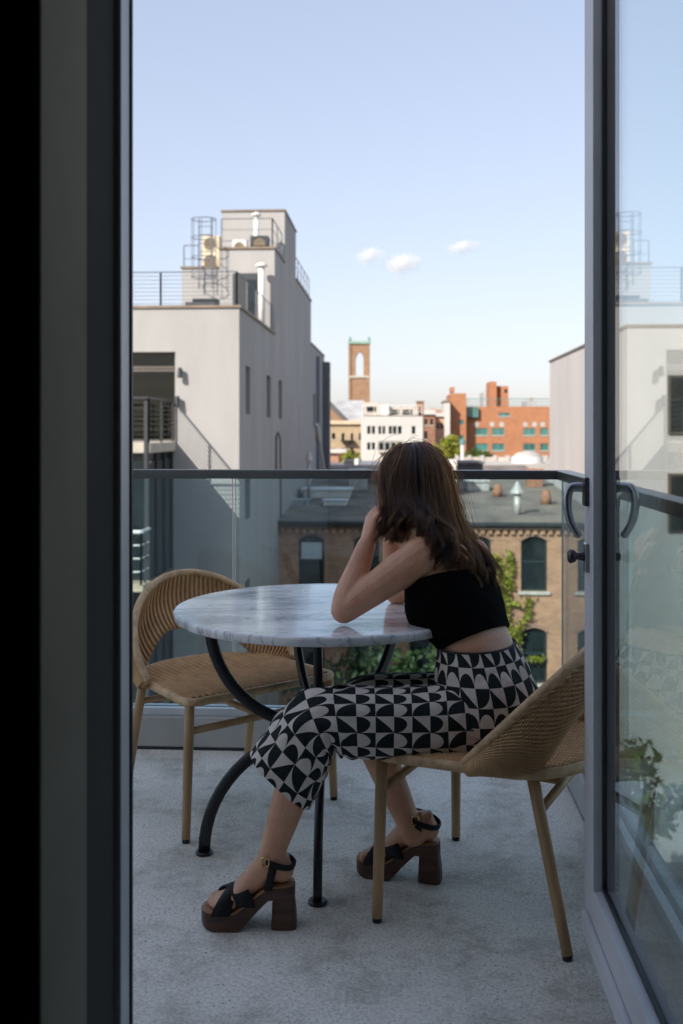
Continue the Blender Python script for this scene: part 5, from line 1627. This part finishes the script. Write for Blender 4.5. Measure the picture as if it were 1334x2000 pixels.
    M_SK = [pm('skyline_tan', (.42, .35, .29), .9, .1, .1), pm('skyline_grey', (.40, .39, .39), .9, .1, .1), pm('skyline_red', (.38, .22, .16), .9, .1, .1)]
    SKY = ((625, 640, 822, 'tan distant block behind the slate church roof'), (722, 750, 812, 'grey distant block just beside the church tower'), (828, 866, 800, 'red brown distant block behind the peach rowhouse'),
           (944, 957, 766, 'grey distant block beside the orange lift tower'), (1030, 1050, 782, 'pale grey distant block with a roof tank behind the orange complex'), (1050, 1120, 800, 'red brown distant block behind the white house'), (600, 625, 815, 'grey distant block behind the stepped townhouse'))
    for i, (p0, p1, q, lab) in enumerate(SKY):
        t = thing('distant_building', lab, 'building', AY((p0 + p1) / 2, 840, Y), group='distant skyline buildings')
        fblock(t, 'wall', M_SK[(0, 1, 2, 1, 1, 2, 1)[i]], p0, p1, q, Y + (i % 4) * 3, 20)
        a, b = AY(lerp(p0, p1, .3), q, Y + 14), AY(lerp(p0, p1, .6), q - 5, Y + 14)
        MB().box(a.x, b.x, Y + 14, Y + 18, a.z - .2, b.z).build('rooftop', M_SK[(i + 1) % 3], t)
    # vegetation up there
    tree('bright_tree', 'bright yellow green tree in sun beside the orange complex', (872 - 780) / FPX * 72, 72, 1.222 - 10 / FPX * 72, 1.25, GZ, LEAFY, 3200, .12, hr=1.25)
    tree('bright_tree', 'low green tree tucked right of the white post vent', (938 - 780) / FPX * 78, 78, 1.222 - 36 / FPX * 78, 1.2, GZ, LEAF, 2200, .12, hr=.7)
    tree('bright_tree', 'yellowish shrub tree beside the pink brick house', (684 - 780) / FPX * 84, 84, 1.222 - 40 / FPX * 84, 1.0, GZ, LEAFY, 1500, .12)
far_town()

# ------------------------------------------------------------------ clouds
def clouds():
    m, n, l = nmat('cloud_vapour')
    n.remove(n['Principled BSDF'])
    pv = n.new('ShaderNodeVolumePrincipled'); pv.inputs['Color'].default_value = (1, 1, 1, 1); pv.inputs['Anisotropy'].default_value = .2
    tc = n.new('ShaderNodeTexCoord')
    ns = n.new('ShaderNodeTexNoise'); ns.inputs['Scale'].default_value = .035; ns.inputs['Detail'].default_value = 6; ns.inputs['Roughness'].default_value = .6
    l.new(tc.outputs['Object'], ns.inputs[0])
    ln = n.new('ShaderNodeVectorMath'); ln.operation = 'MULTIPLY'; ln.inputs[1].default_value = (1, 1, 1); l.new(tc.outputs['Generated'], ln.inputs[0])
    sb = n.new('ShaderNodeVectorMath'); sb.operation = 'SUBTRACT'; sb.inputs[1].default_value = (.5, .5, .5); l.new(tc.outputs['Generated'], sb.inputs[0])
    le = n.new('ShaderNodeVectorMath'); le.operation = 'LENGTH'; l.new(sb.outputs[0], le.inputs[0])
    mr = n.new('ShaderNodeMapRange'); mr.inputs[1].default_value = 0.0; mr.inputs[2].default_value = .5; mr.inputs[3].default_value = .28; mr.inputs[4].default_value = -.35
    l.new(le.outputs['Value'], mr.inputs[0])
    ad = n.new('ShaderNodeMath'); ad.operation = 'ADD'; l.new(ns.outputs[0], ad.inputs[0]); l.new(mr.outputs[0], ad.inputs[1])
    m2 = n.new('ShaderNodeMapRange'); m2.inputs[1].default_value = .44; m2.inputs[2].default_value = .80; m2.inputs[3].default_value = 0; m2.inputs[4].default_value = .07
    l.new(ad.outputs[0], m2.inputs[0]); l.new(m2.outputs[0], pv.inputs['Density'])
    l.new(pv.outputs[0], n['Material Output'].inputs['Volume'])
    D = 2600
    for px, py, w, h, lab in ((720, 498, 62, 34, 'small white puff of cloud high over the church tower'), (783, 514, 88, 40, 'wide white cloud between the two smaller puffs'), (901, 482, 70, 26, 'thin faint wisp of cloud over the white post vent')):
        c = W(px, py, D); k = D / FPX
        mb = MB().ball((0, 0, 0), w * k * .80, w * k * .6, h * k * .95, 24, 14)
        o = mb.build('cloud', m)
        o.location = c
        tag(o, lab, 'cloud')
clouds()
